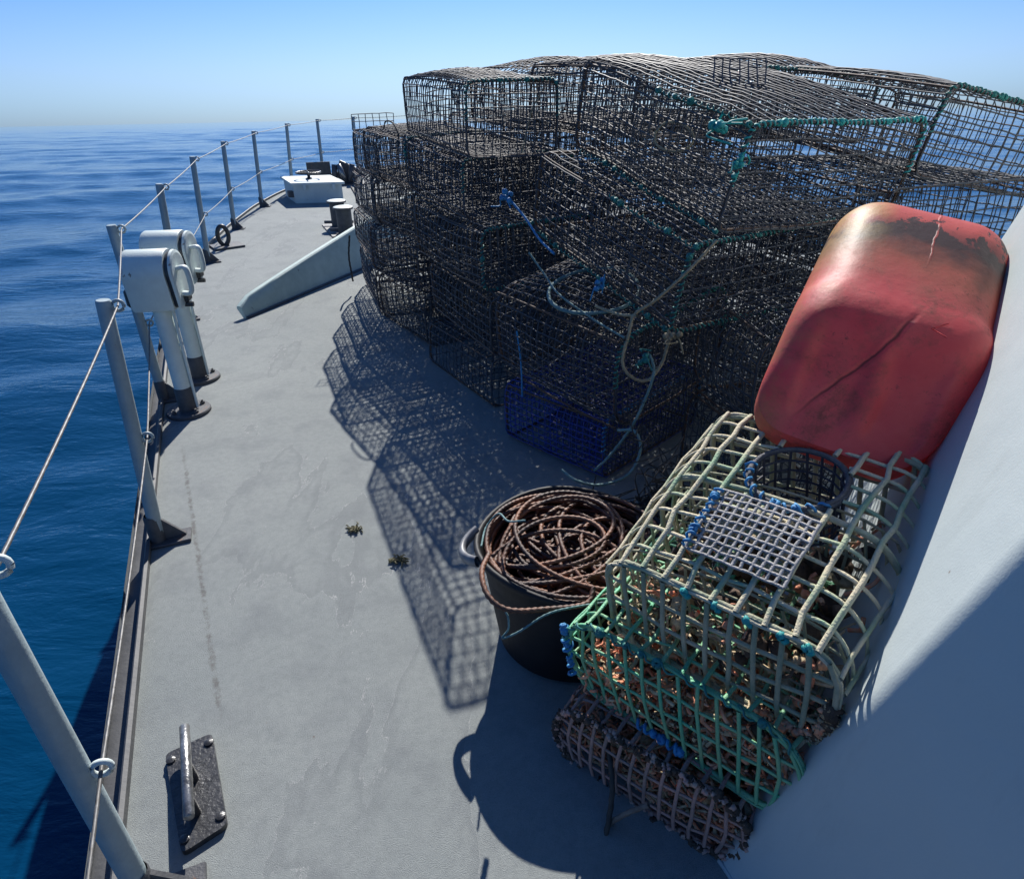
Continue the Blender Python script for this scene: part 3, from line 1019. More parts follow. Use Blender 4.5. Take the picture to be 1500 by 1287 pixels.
# double bitts
t = thing('mooring_bitts', 'pair of short dark mooring bitts with flat tops left of the far trap stack', 'bitts', (-2.12, 8.95, 0))
for k, (px, py) in enumerate(((-0.10, 0.22), (0.09, -0.27))):
    m = MB().lathe([(0.095, 0.0), (0.095, 0.30), (0.125, 0.305), (0.125, 0.325), (0.118, 0.33), (0, 0.33)], 20, c=(px, py, 0))
    b = flatten(obj('bollard', m, dark_paint, t))
    obj('bollard_cap', MB().lathe([(0.117, 0.331), (0.10, 0.336), (0, 0.337)], 20, c=(px, py, 0)), pale_paint, b)
    obj('horn', MB().tubes(np.array([[px - 0.19, py, 0.06], [px + 0.19, py, 0.06]]), 0.02, 8, cap=True), dark_paint, b)
flatten(obj('base_plate', MB().box((0, 0, 0.008), (0.42, 0.86, 0.016), rot=Matrix.Rotation(R(22), 3, 'Z')), dark_paint, t))

# roller fairlead and gear on the bow
t = thing('bow_fairlead', 'dark roller fairlead with upright plates at the bow behind the hatch box', 'fairlead', (-3.12, 13.15, 0))
m = MB().box((-0.30, 0, 0.20), (0.42, 0.03, 0.36), rot=Matrix.Rotation(R(12), 3, 'Z'), bev=0.006)
flatten(obj('side_plate', m, dark_paint, t))
m = MB().box((0.18, 0.1, 0.18), (0.36, 0.04, 0.32), rot=Matrix.Rotation(R(-20), 3, 'Z') @ Matrix.Rotation(R(20), 3, 'Y'), bev=0.006)
flatten(obj('side_plate', m, dark_paint, t))
for k, (x_, tl) in enumerate(((0.0, 0.1), (0.14, -0.5), (0.3, 0.3), (0.4, 0.7))):
    m = MB().tubes(np.array([[x_ - tl * 0.1, -0.12, 0.05], [x_ + tl * 0.12, -0.08, 0.34]]), 0.05, 12, cap=True)
    obj('roller', m, bright_steel if k % 2 else dark_paint, t)
flatten(obj('base_plate', MB().box((0.05, -0.02, 0.012), (0.95, 0.42, 0.02)), dark_paint, t))
loop = smooth_path([(-2.75, 12.6, 0.02), (-2.55, 11.9, 0.02), (-2.35, 11.2, 0.02), (-2.2, 11.3, 0.02), (-2.3, 12.1, 0.03), (-2.6, 12.4, 0.04), (-2.7, 13.0, 0.2)], 80)
o = obj('mooring_line', rope_mesh(MB(), loop, 0.012, 0.06, 3, 9, 0.012), dark_rope)
tag(o, 'thin dark line lying in loops on the deck right of the hatch box', 'rope')

# ------------------------------------------------------------------ traps
def rrect(w, h, rc, n):
    """n points evenly spaced round a rounded rectangle [0,w]x[0,h] with outward normals"""
    P, N = [], []
    for cx, cz, a0 in ((w - rc, rc, -90), (w - rc, h - rc, 0), (rc, h - rc, 90), (rc, rc, 180)):
        for a in np.linspace(a0, a0 + 90, 13):
            P.append((cx + rc * math.cos(R(a)), cz + rc * math.sin(R(a))))
            N.append((math.cos(R(a)), math.sin(R(a))))
    P.append(P[0])
    N.append(N[0])
    P, N = np.array(P), np.array(N)
    s = np.r_[0, np.cumsum(np.linalg.norm(np.diff(P, axis=0), axis=1))]
    t = np.linspace(0, s[-1], n, endpoint=False)
    p = np.stack([np.interp(t, s, P[:, i]) for i in range(2)], -1)
    nn = np.stack([np.interp(t, s, N[:, i]) for i in range(2)], -1)
    return p, nn / np.linalg.norm(nn, axis=1, keepdims=True)


def deformer(w, l, h, hump, amp, seed, rise=0.0):
    g = np.random.default_rng(seed)
    k = g.normal(0, 3.6, (5, 3))
    ph = g.uniform(0, 6.28, (5, 3))
    side = g.uniform(-0.006, 0.024, 2)

    def D(p):
        p = np.asarray(p, float)
        x, y, z = p[..., 0] / w, p[..., 1] / l, p[..., 2] / h
        d = np.zeros_like(p)
        for j in range(5):
            d += amp / 5 ** 0.5 * np.sin(p @ k[j][:, None] + ph[j])
        bell = np.clip(np.sin(np.pi * np.clip(y, 0, 1)), 0, 1)
        bx = np.clip(np.sin(np.pi * np.clip(x, 0, 1)), 0, 1) ** 0.7
        d[..., 2] += hump * bell * bx * z
        d[..., 2] += rise * np.clip(y, 0, 1) * z
        bz = np.sin(np.pi * np.clip(z, 0, 1))
        d[..., 0] += bell * bz * np.where(x < 0.5, -side[0], side[1])
        return p + d
    return D


def netting(w, l, h, cw, cl, r, rc, D, seed, jit=0.0016, k=4, hole=None, flat=1.0, sub=1, rk=1.0):
    g = np.random.default_rng(seed + 100)
    per = 2 * (w + h) - (8 - 2 * math.pi) * rc
    n_p, n_l = max(12, round(per / cw)), max(4, round(l / cl) + 1)
    pp, nn = rrect(w, h, rc, n_p)
    ys = np.linspace(0.004, l - 0.004, n_l)
    nodes = np.zeros((n_l, n_p, 3))
    nodes[..., 0] = pp[None, :, 0]
    nodes[..., 2] = pp[None, :, 1]
    nodes[..., 1] = ys[:, None]
    nrm = np.zeros_like(nodes)
    nrm[..., 0] = nn[None, :, 0]
    nrm[..., 2] = nn[None, :, 1]
    jt = g.normal(0, jit, nodes.shape)
    if sub > 1:
        # finer points between the knots, so that the strands bend smoothly
        cp = np.arange(n_p * sub) / sub
        cy_ = np.linspace(0, n_l - 1, (n_l - 1) * sub + 1)
        pp, nn = rrect(w, h, rc, n_p * sub)
        jc = np.concatenate([jt, jt[:, :1]], 1)
        i0 = np.floor(cp).astype(int)
        f0 = (cp - i0)[None, :, None]
        ja = jc[:, i0] * (1 - f0) + jc[:, i0 + 1] * f0
        j0 = np.minimum(np.floor(cy_).astype(int), n_l - 2)
        f1 = (cy_ - j0)[:, None, None]
        jt = ja[j0] * (1 - f1) + ja[j0 + 1] * f1
        ys = np.linspace(0.004, l - 0.004, len(cy_))
        nodes = np.zeros((len(ys), n_p * sub, 3))
        nodes[..., 0] = pp[None, :, 0]
        nodes[..., 2] = pp[None, :, 1]
        nodes[..., 1] = ys[:, None]
        nrm = np.zeros_like(nodes)
        nrm[..., 0] = nn[None, :, 0]
        nrm[..., 2] = nn[None, :, 1]
    nodes = D(nodes) + jt
    m = MB()
    lon = nodes.transpose(1, 0, 2)[::sub]
    ln = nrm.transpose(1, 0, 2)[::sub]
    rin = np.concatenate([nodes, nodes[:, :1]], 1)[::sub]
    rn = np.concatenate([nrm, nrm[:, :1]], 1)[::sub]
    if hole is None:
        m.tubes(lon + ln * r * 0.4, r, k, ln, flat=flat)
        r = r * rk
        m.tubes(rin - rn * r * 0.4, r, k, rn, flat=flat)
    else:
        # cut the wires inside a round opening (x, y, radius) in the top
        hx_, hy_, hr = hole

        def seg(P, N, off):
            for p, n_ in zip(P, N):
                run = []
                for a, b in zip(p, n_):
                    inside = b[2] > 0.6 and (a[0] - hx_) ** 2 + (a[1] - hy_) ** 2 < hr * hr
                    if inside:
                        if len(run) > 1:
                            q_ = np.array(run)
                            m.tubes(q_[None, :, :3], r, k, q_[None, :, 3:], flat=flat)
                        run = []
                    else:
                        run.append(np.r_[a + b * off, b])
                if len(run) > 1:
                    q_ = np.array(run)
                    m.tubes(q_[None, :, :3], r, k, q_[None, :, 3:], flat=flat)
        seg(lon, ln, r * 0.4)
        r = r * rk
        seg(rin, rn, -r * 0.4)
    return m


def end_panel(w, l, h, y, cw, r, D, seed, out, k=4, flat=1.0, rc=0.05):
    g = np.random.default_rng(seed + 200)
    nx, nz = max(4, round(w / cw) + 1), max(3, round(h / (cw * 1.25)) + 1)
    xs, zs = np.linspace(0.004, w - 0.004, nx), np.linspace(0.004, h - 0.004, nz)
    nodes = np.zeros((nx, nz, 3))
    nodes[..., 0] = xs[:, None]
    nodes[..., 2] = zs[None]
    # pull the corners in so that the panel follows the rounded frame
    cx = np.clip(np.abs(nodes[..., 0] - w / 2) - (w / 2 - rc), 0, None) / rc
    cz = np.clip(np.abs(nodes[..., 2] - h / 2) - (h / 2 - rc), 0, None) / rc
    pull = np.clip(cx * cz, 0, 1) * rc * 0.29
    nodes[..., 0] -= np.sign(nodes[..., 0] - w / 2) * pull
    nodes[..., 2] -= np.sign(nodes[..., 2] - h / 2) * pull
    bl = np.sin(np.pi * nodes[..., 0] / w) * np.sin(np.pi * nodes[..., 2] / h)
    nodes[..., 1] = y + out * bl
    nodes = D(nodes) + g.normal(0, 0.0016, nodes.shape)
    n0 = np.array([0, 1.0, 0])
    m = MB()
    m.tubes(nodes - n0 * r * 0.4, r, k, n0, flat=flat)
    m.tubes(nodes.transpose(1, 0, 2) + n0 * r * 0.4, r, k, n0, flat=flat)
    return m


def loop_pts(w, h, rc, y, n=48):
    p, nn = rrect(w, h, rc, n)
    P = np.zeros((n + 1, 3))
    P[:n, 0], P[:n, 2], P[:n, 1] = p[:, 0], p[:, 1], y
    P[n] = P[0]
    return P


def lacing_mesh(path, seed, pitch=0.024, rad=0.0075, r=0.0036, knot=0.25):
    g = np.random.default_rng(seed)
    seg = np.r_[0, np.cumsum(np.linalg.norm(np.diff(path, axis=0), axis=1))]
    n = int(seg[-1] / pitch * 8)
    s = np.linspace(0, seg[-1], n)
    P = np.stack([np.interp(s, seg, path[:, i]) for i in range(3)], -1)
    T = np.gradient(P, axis=0)
    T /= np.linalg.norm(T, axis=1, keepdims=True) + 1e-9
    ref = np.array([0.0, 1.0, 0.0])
    B = np.cross(T, ref)
    B /= np.linalg.norm(B, axis=1, keepdims=True) + 1e-9
    N = np.cross(B, T)
    a = s / pitch * 2 * math.pi + 0.6 * np.sin(s * 31)
    rr = rad * (1 + 0.25 * np.sin(s * 57 + 1))
    H = P + (rr * np.cos(a))[:, None] * N + (rr * np.sin(a))[:, None] * B + g.normal(0, 0.0008, P.shape)
    m = MB().tubes(H[None], r, 5)
    for _ in range(int(seg[-1] / 0.05 * knot) + 1):       # knots
        c = P[g.integers(0, n)]
        knot_blob(m, c, g.uniform(0.009, 0.015), g)
    return m


def knot_blob(m, c, r, g):
    d = g.normal(0, 1, (3, 3))
    for j in range(3):
        ang = np.linspace(0, 2 * math.pi, 9)
        u_ = d[j] / np.linalg.norm(d[j])
        v_ = np.cross(u_, d[(j + 1) % 3])
        v_ /= np.linalg.norm(v_)
        m.tubes((c + r * 0.6 * (np.cos(ang)[:, None] * u_ + np.sin(ang)[:, None] * v_))[None], r * 0.5, 5)


def funnel(w, l, h, D, cx, cy, r0=0.13, r1=0.075, depth=0.16, wr=0.0025):
    m = MB()
    ang = np.linspace(0, 2 * math.pi, 19)
    rings = []
    for f in np.linspace(0, 1, 6):
        rr = r0 + (r1 - r0) * f
        rings.append(np.stack([cx + rr * np.cos(ang), cy + rr * np.sin(ang), np.full(19, h - 0.005 - depth * f)], -1))
    rings = D(np.array(rings))
    m.tubes(rings, wr, 4)
    m.tubes(rings[:, :-1].transpose(1, 0, 2), wr, 4, np.array([1.0, 0.3, 0]))
    return m


def place_matrix(phi, pitch=0.0, rollz=0.0):
    """X to the right (across), Y away along the trap's length; phi turns it to the left"""
    return (Matrix.Rotation(R(phi), 3, 'Z') @ Matrix.Rotation(R(pitch), 3, 'X') @ Matrix.Rotation(R(rollz), 3, 'Y'))


SEED = [10]


def trap(label, P, phi, w, l, h, pitch=0, roll=0, hump=0.02, rc=0.05, net=None, cw=0.049, cl=0.052, lace=None, lace_sides='top',
         ring=None, amp=0.0065, group='fish traps in the big stack', wr=0.0031, open_view=False, edge=None, name='fish_trap'):
    SEED[0] += 1
    sd = SEED[0]
    net = net or (net_brown if sd % 3 else net_dark)
    jg = np.random.default_rng(sd + 500)
    t = thing(name, label, 'trap', P, place_matrix(phi + jg.uniform(-1.5, 1.5), pitch + jg.uniform(-1.2, 1.2), roll + jg.uniform(-2, 2)), group)
    D = deformer(w, l, h, hump, amp, sd)
    obj('netting', netting(w, l, h, cw, cl, wr, rc, D, sd), net, t)
    pnet = net_dark if net is net_blue else net  # deep shade on the blue trap's near end put into its net colour
    obj('end_panel', end_panel(w, l, h, 0.004, cw, wr, D, sd, -0.012, rc=rc), pnet, t)
    obj('end_panel', end_panel(w, l, h, l - 0.004, cw, wr, D, sd + 1, 0.012, rc=rc), net, t)
    m = MB()
    for y in (0.012, l - 0.012):
        m.tubes(D(loop_pts(w - 0.012, h - 0.012, rc, y) + np.array([0.006, 0, 0.006]))[None], 0.0058, 6, np.array([0, 1.0, 0]))
    for (x, z) in ((0.018, 0.018), (w - 0.018, 0.018), (w - 0.018, h - 0.018), (0.018, h - 0.018)):
        yy = np.linspace(0.012, l - 0.012, 12)
        m.tubes(D(np.stack([np.full(12, x), yy, np.full(12, z)], -1))[None], 0.0052, 6)
    obj('frame', m, rod, t)
    obj('entrance_funnel', funnel(w, l, h, D, w * 0.5, l * (0.35 + 0.3 * ((sd * 7) % 5) / 5)), net, t)
    # inner net panels added to darken the inside of the trap
    if not open_view:
      obj('darkening_panel', end_panel(w * 0.96, l, h * 0.94, l * 0.3, cw, wr, D, sd + 4, -0.04, rc=rc), net, t)
    obj('darkening_panel', end_panel(w * 0.96, l, h * 0.92, l * 0.55, cw, wr, D, sd + 3, 0.05, rc=rc), net, t)
    if lace:
        lp = D(loop_pts(w - 0.004, h - 0.004, rc, 0.006, 96) + np.array([0.002, 0, 0.002]))
        if lace_sides == 'top':
            k0 = lp[:, 2] > h * 0.45
            path = lp[k0]
            # roll so that the run is continuous
        else:
            path = lp
        obj('lacing', lacing_mesh(path, sd), lace, t)
    if edge:                           # twine lashing along the lower and upper port edges
        for z_, f0, f1 in ((0.0, 0.0, 0.95), (h, 0.0, 0.5)):
            yy = np.linspace(l * f0 + 0.01, l * f1, 40)
            obj('edge_lacing', lacing_mesh(D(np.stack([np.full(40, 0.006), yy, np.full(40, np.clip(z_, 0.008, h - 0.008))], -1)), sd + int(z_ * 10), 0.034, 0.0065, 0.0026, 0.35), edge, t)
    if ring is not None:
        cx, cy, rr, zz = ring
        ang = np.linspace(0, 2 * math.pi, 37)
        obj('entrance_ring', MB().tubes(D(np.stack([cx + rr * np.cos(ang), cy + rr * np.sin(ang), np.full(37, h + 0.004)], -1))[None], 0.009, 8), teal_rope, t)
    return t


# front stack, from the deck up
trap('bright blue mesh trap at the bottom of the front stack, on the deck', (0.43, 2.77, 0.0), 43, 0.85, 0.66, 0.33, net=net_blue, cw=0.034, cl=0.040, rc=0.06, lace=blue_twine)
trap('dark rounded trap with a round opening, lying on the bright blue trap', (0.46, 2.64, 0.335), 42, 0.80, 0.78, 0.46, pitch=2, roll=-4, hump=0.06, rc=0.13, net=net_dark, cw=0.040, cl=0.040, lace=teal, ring=(0.24, 0.36, 0.20, 0), amp=0.012)
trap('long dark trap on the round opening trap, with rusty corner and tan rope', (0.63, 2.52, 0.83), 29, 0.80, 1.08, 0.37, pitch=13, hump=0.0, lace=teal, lace_sides='all', net=net_dark, edge=teal)
trap('big top trap with a teal laced open end facing the red float', (0.765, 2.50, 1.215), 24, 0.90, 1.10, 0.385, pitch=10.5, roll=3, open_view=True, edge=teal, hump=0.022, lace=bright_teal, net=net_brown, rc=0.045, cw=0.042, cl=0.047)
# second stack along the port face
trap('lowest brown trap of the second stack, resting on the shaded deck', (-0.12, 3.60, 0.0), 29, 0.72, 0.87, 0.31, rc=0.06)
trap('flattened trap second from the deck in the second stack', (-0.10, 3.61, 0.315), 28, 0.74, 0.90, 0.35, pitch=1, rc=0.06)
trap('trap third from the deck in the second stack, near the blue knot', (-0.14, 3.70, 0.67), 28, 0.72, 0.95, 0.34, pitch=1.5, lace=teal, lace_sides='all')
trap('trap fourth from the deck in the second stack, with pale lower net', (-0.24, 3.92, 1.02), 27, 0.70, 0.92, 0.33, pitch=1, hump=0.0, lace=teal)
trap('upright square ended trap alone on top of the second stack, sky behind', (-0.20, 3.73, 1.365), 21, 0.50, 1.38, 0.36, pitch=1.5, hump=0.05, cw=0.045, cl=0.048, open_view=True, lace=teal, rc=0.04)
# third stack
trap('bottom trap of the third stack, shadow net falling on the deck beside it', (-0.60, 4.64, 0.0), 32, 0.70, 0.84, 0.37, rc=0.06)
trap('second trap of the third stack, above the bottom one by the deck shadow', (-0.62, 4.68, 0.375), 32, 0.70, 0.86, 0.36, rc=0.06)
trap('third trap of the third stack, half way up between its neighbours', (-0.63, 4.72, 0.745), 31, 0.70, 0.86, 0.34)
trap('top trap of the third stack, just left of the square ended trap', (-0.66, 4.76, 1.09), 31, 0.66, 0.82, 0.31, lace=teal)
# far left stack
trap('bottom trap of the far left stack, beside the breakwater', (-1.06, 5.36, 0.0), 19, 0.72, 1.06, 0.40, rc=0.10, hump=0.03)
trap('second trap of the far left stack, opposite the dark bitts', (-1.04, 5.34, 0.41), 19, 0.72, 1.04, 0.33, rc=0.08)
trap('third trap of the far left stack, level with the hatch box', (-1.0, 5.30, 0.745), 20, 0.72, 1.0, 0.31)
trap('top trap of the far left stack with a bare mesh flap above it', (-0.92, 5.22, 1.06), 22, 0.66, 0.92, 0.31, lace=None)
# inner rows, seen through and over the outer ones
lab_in = ['bottom trap hidden deep inside the stack behind the {}', 'second trap from the deck deep inside the stack behind the {}', 'third trap from the deck deep inside the stack behind the {}', 'uppermost inner trap behind the {}']
for nm, (x, y), phi, top_h in (('teal laced top trap', (1.28, 2.98), 24, 3), ('second stack', (0.50, 3.95), 27, 4), ('third stack', (0.02, 5.02), 28, 4), ('far left stack', (-0.36, 5.75), 22, 3), ('rightmost top trap', (1.15, 4.35), 24, 4)):
    z = 0.0
    for k in range(top_h):
        h = (0.37, 0.37, 0.35, 0.34)[k]
        trap(lab_in[k].format(nm), (x + random.uniform(-.03, .03), y + random.uniform(-.03, .03), z), phi + random.uniform(-3, 3), 0.80, 1.04, h, hump=0.03 if k == 3 else 0.0, cw=0.050, cl=0.054, amp=0.008, wr=0.0033)
        z += h + 0.008
trap('rightmost top trap with a teal edge rope, sea showing through its end', (1.66, 2.92, 1.36), 16, 0.80, 1.06, 0.34, pitch=4, roll=11, hump=0.04, lace=teal, net=net_brown, open_view=True)
trap('low rounded top trap behind the big teal laced trap, hump against the sky', (0.62, 3.60, 1.46), 30, 0.80, 1.0, 0.30, pitch=2, hump=0.06, net=net_brown)
trap('dark trap under the rightmost top trap, just behind the red float', (1.50, 2.78, 0.93), 20, 0.84, 1.0, 0.40, net=net_dark, hump=0.02)

trap('sagging top trap behind the square ended trap and the big teal laced one', (0.22, 4.75, 1.40), 30, 0.85, 1.0, 0.34, pitch=2, hump=0.07, net=net_brown)
trap('humped top trap between the big teal laced trap and the rightmost top trap', (1.22, 3.75, 1.42), 22, 0.82, 1.0, 0.33, pitch=2, roll=2, hump=0.07, net=net_brown, lace=teal)
CAMP = np.array([0, 0, CAM_H])


def at_y(px, py, y):
    """point of the ship frame seen at photo pixel px,py at distance y along the deck"""
    d = np.array(r2) * (px - 750) / F_PX - np.array(u2) * (py - 643.5) / F_PX + np.array(fw)
    return CAMP + d * (y / d[1])


trap('low dark trap on the deck between the front stack and the deckhouse', (0.93, 2.37, 0.0), 10, 0.60, 0.50, 0.44, net=net_dark, rc=0.10, amp=0.012)
trap('dark round shouldered trap just left of the red float, behind the near pots', (0.95, 2.35, 0.45), 12, 0.60, 0.52, 0.44, net=net_dark, rc=0.14, amp=0.014, hump=0.04)
# loose mesh flaps standing on top of the stacks
def flap(label, P, phi, pitch, nx, nz, c):
    m = MB()
    g = np.random.default_rng(nx * 7 + nz)
    X, Z = np.meshgrid(np.arange(nx) * c, np.arange(nz) * c, indexing='ij')
    nodes = np.stack([X, 0.04 * np.sin(Z / (nz * c) * 2) + 0.02 * np.sin(X * 9), Z], -1) + g.normal(0, 0.002, (nx, nz, 3))
    m.tubes(nodes, 0.003, 4, np.array([0, 1.0, 0])).tubes(nodes.transpose(1, 0, 2), 0.003, 4, np.array([0, 1.0, 0]))
    o = obj('mesh_flap', m, net_dark)
    o.matrix_world = Matrix.Translation(P) @ place_matrix(phi, pitch).to_4x4()
    tag(o, label, 'mesh panel')
    return o


flap('small square mesh flap sticking up on the far left stack against the sea', (-1.22, 5.9, 1.37), 8, 0, 7, 3, 0.055)
flap('square mesh flap bent up on the big top trap against the sky', tuple(at_y(1046, 124, 3.0)), -6, -12, 7, 4, 0.034)

# ------------------------------------------------------------------ ropes on the stack
def rope(name, label, pts, r, m_, pitch=None, n=120):
    o = obj(name, rope_mesh(MB(), smooth_path(pts, n), r, pitch or r * 5), m_)
    tag(o, label, 'rope')
    return o


rope('tan_rope', 'tan rope tied from the trap corner and hanging in a loop on the front stack',
     [at_y(1050, 352, 2.42), at_y(1010, 395, 2.40), at_y(960, 440, 2.42), at_y(930, 460, 2.44), at_y(921, 490, 2.42), at_y(912, 530, 2.40), at_y(925, 552, 2.38), at_y(948, 557, 2.38), at_y(968, 535, 2.40), at_y(980, 500, 2.44)], 0.0065, beige_rope)
rope('tan_rope', 'short tan rope end from the blue knot to the hanging loop knot',
     [at_y(872, 448, 2.62), at_y(890, 455, 2.58), at_y(910, 461, 2.5), at_y(933, 462, 2.43)], 0.0065, beige_rope)
rope('teal_rope', 'grey teal rope hanging down the front stack corner to the tub',
     [at_y(952, 520, 2.40), at_y(958, 545, 2.37), at_y(945, 585, 2.36), at_y(925, 625, 2.36), at_y(895, 665, 2.38), at_y(870, 690, 2.36)], 0.006, teal_rope)
rope('teal_rope', 'grey teal rope looped over the far rim of the rope tub',
     [at_y(905, 630, 2.36), at_y(930, 632, 2.3), at_y(938, 660, 2.26), at_y(920, 695, 2.2), at_y(880, 710, 2.16), at_y(845, 704, 2.14), at_y(823, 688, 2.2)], 0.006, teal_rope)
rope('blue_rope', 'long faded blue rope running down across the second and front stacks',
     [at_y(745, 290, 3.3), at_y(770, 320, 3.2), at_y(790, 350, 3.1), at_y(812, 372, 3.0)], 0.006, blue_twine)
rope('blue_rope', 'thin grey blue cord lying diagonally over the round opening trap',
     [at_y(775, 370, 3.1), at_y(800, 405, 3.0), at_y(820, 432, 2.85), at_y(870, 468, 2.70), at_y(915, 495, 2.52)], 0.005, teal_rope)
rope('blue_rope', 'straight thin blue cord hanging down to the bright blue trap',
     [at_y(757, 485, 3.06), at_y(762, 520, 3.06), at_y(764, 545, 3.06), at_y(765, 580, 3.05)], 0.005, blue_twine)
rope('tan_rope', 'tan rope ring hooked on the side netting of the big top trap',
     [at_y(960, 195, 2.86), at_y(975, 180, 2.84), at_y(1000, 182, 2.80), at_y(1016, 200, 2.76), at_y(1008, 216, 2.76), at_y(985, 222, 2.80), at_y(962, 212, 2.84), at_y(960, 192, 2.85)], 0.005, beige_rope)
rope('tan_rope', 'tan cord end curling out of the square ended trap',
     [at_y(795, 132, 4.05), at_y(780, 160, 4.0), at_y(770, 200, 3.96), at_y(762, 232, 3.9)], 0.005, beige_rope)
rope('dark_cord', 'dark cord hanging down the outside of the far left stack',
     [at_y(512, 345, 6.2), at_y(511, 375, 6.15), at_y(515, 400, 6.1), at_y(517, 412, 6.1)], 0.009, dark_rope)
rope('dark_cord', 'thin dark cord loop on top of the far left stack',
     [at_y(562, 190, 5.1), at_y(565, 178, 5.1), at_y(575, 180, 5.0), at_y(583, 195, 4.9), at_y(584, 215, 4.85)], 0.006, dark_rope)


def knot(label, px, py, y, r, m_, n=4):
    g = np.random.default_rng(int(px))
    m = MB()
    c0 = at_y(px, py, y)
    for _ in range(n):
        knot_blob(m, c0 + g.normal(0, r * 0.8, 3), r, g)
    for _ in range(3):
        a = c0 + g.normal(0, r, 3)
        m.tubes(smooth_path([a, a + g.normal(0, r * 1.5, 3), a + g.normal(0, r * 2.5, 3) + [0, 0, -r * 2]], 10)[None], r * 0.25, 5)
    o = obj('twine_knot', m, m_)
    tag(o, label, 'knot')


knot('bright blue twine knot on the second stack beside the square ended trap', 742, 287, 3.3, 0.014, blue_twine, 5)
knot('vertical blue twine knot beside the tan rope end', 881, 418, 2.68, 0.012, blue_twine, 4)
knot('big teal twine knot at the upper left corner of the big top trap', 1052, 186, 2.46, 0.015, bright_teal, 7)
knot('teal twine knot lower on the left edge of the big top trap', 1082, 234, 2.46, 0.012, bright_teal, 5)
knot('teal twine knot on the corner below the tan rope loop', 945, 524, 2.40, 0.012, teal, 5)
knot('brown rope knot at the end of the tan loop', 985, 492, 2.44, 0.013, beige_rope, 4)

# ------------------------------------------------------------------ rubber tub with the rope coil
TC = np.array([0.197, 1.785, 0.0])
t = thing('rubber_tub', 'black flexible rubber tub filled with brown rope, between the traps and the near pots', 'tub', tuple(TC))
TR, TH = 0.315, 0.405
prof = [(0.0, 0.004), (0.235, 0.004), (0.255, 0.02), (0.29, 0.30), (0.307, TH - 0.026), (0.318, TH - 0.024), (0.322, TH - 0.01), (0.317, TH), (0.307, TH), (0.302, TH - 0.01), (0.286, 0.30), (0.25, 0.03), (0.0, 0.025)]
o = obj('shell', MB().lathe(prof, 56), tub_rubber, t)
for v_ in o.data.vertices:                # the soft rim sags out of round
    a = math.atan2(v_.co.y, v_.co.x)
    k_ = v_.co.z / TH
    s_ = 1 + 0.035 * k_ * math.cos(2 * a + 0.6)
    v_.co.x *= s_
    v_.co.y *= s_
    v_.co.z += 0.010 * k_ ** 3 * math.cos(3 * a + 1)
for a0 in (R(182), R(2)):
    ca, sa = math.cos(a0), math.sin(a0)
    hp = []
    for f in np.linspace(-1, 1, 17):
        tang = f * 0.085
        outw = 0.318 + 0.05 * (1 - abs(f) ** 2.2)
        zz = TH - 0.012 - 0.02 * (1 - abs(f) ** 2)
        hp.append((ca * outw - sa * tang, sa * outw + ca * tang, zz))
    obj('handle', MB().tubes(np.array(hp)[None], 0.013, 8, np.array([0, 0, 1.0]), flat=1.6), handle_grey, t)

g = np.random.default_rng(5)
m = MB()
turns = 52
N_ = turns * 46
th = np.linspace(0, turns * 2 * math.pi, N_)


def smooth_noise(n, step, g, amp):
    kk = max(4, n // step)
    return np.interp(np.linspace(0, kk - 1, n), np.arange(kk), g.normal(0, amp, kk))


def gs(x, w_):
    k_ = np.hanning(w_)
    return np.convolve(np.pad(x, w_, mode='edge'), k_ / k_.sum(), 'same')[w_:-w_]


rad = np.clip(0.205 + gs(smooth_noise(N_, 34, g, 0.11), 61), 0.10, 0.285)
cx = gs(smooth_noise(N_, 26, g, 0.15), 41)
cy = gs(smooth_noise(N_, 26, g, 0.15), 41)
px_, py_ = cx + rad * np.cos(th), cy + rad * np.sin(th) * 0.96
rr = np.hypot(px_, py_)
lim = np.clip(np.linspace(0.262, 0.290, N_) / np.maximum(rr, 1e-6), None, 1)
px_, py_ = px_ * lim, py_ * lim
lay = np.linspace(0.27, 0.405, N_)
dome = 0.055 * (1 - (np.hypot(px_, py_) / 0.28) ** 2)
pz_ = lay + dome * np.linspace(0.2, 1, N_) + gs(smooth_noise(N_, 16, g, 0.02), 17)
rope_mesh(m, np.stack([px_, py_, pz_], -1), 0.0078, 0.019, 3, 9, 0.0042)
o = obj('rope_coil', m, brown_rope)
o.location = TC
tag(o, 'heap of rusty brown laid rope coiled inside the black tub', 'rope coil')
ov = smooth_path([at_y(716, 812, 1.62), at_y(706, 838, 1.52), at_y(715, 872, 1.44), at_y(745, 893, 1.41), at_y(800, 892, 1.43), at_y(858, 884, 1.47), at_y(870, 860, 1.52)], 90)
o = obj('rope_end', rope_mesh(MB(), ov, 0.0085, 0.019, 3, 9, 0.0035), brown_rope)
tag(o, 'stray brown rope bight hanging over the near rim of the tub', 'rope')
rope('tub_cord', 'grey cord drooping round the near side of the tub',
     [at_y(725, 880, 1.46), at_y(742, 898, 1.42), at_y(745, 920, 1.40), at_y(736, 934, 1.39), at_y(760, 925, 1.38), at_y(800, 900, 1.40), at_y(840, 889, 1.43), at_y(900, 880, 1.5)], 0.0035, teal_rope)
rope('tub_cord', 'thin grey cord knotted over the rope heap and the tub rim',
     [at_y(705, 800, 1.68), at_y(712, 772, 1.78), at_y(730, 752, 1.80), at_y(745, 763, 1.72), at_y(770, 762, 1.70)], 0.0035, teal_rope)
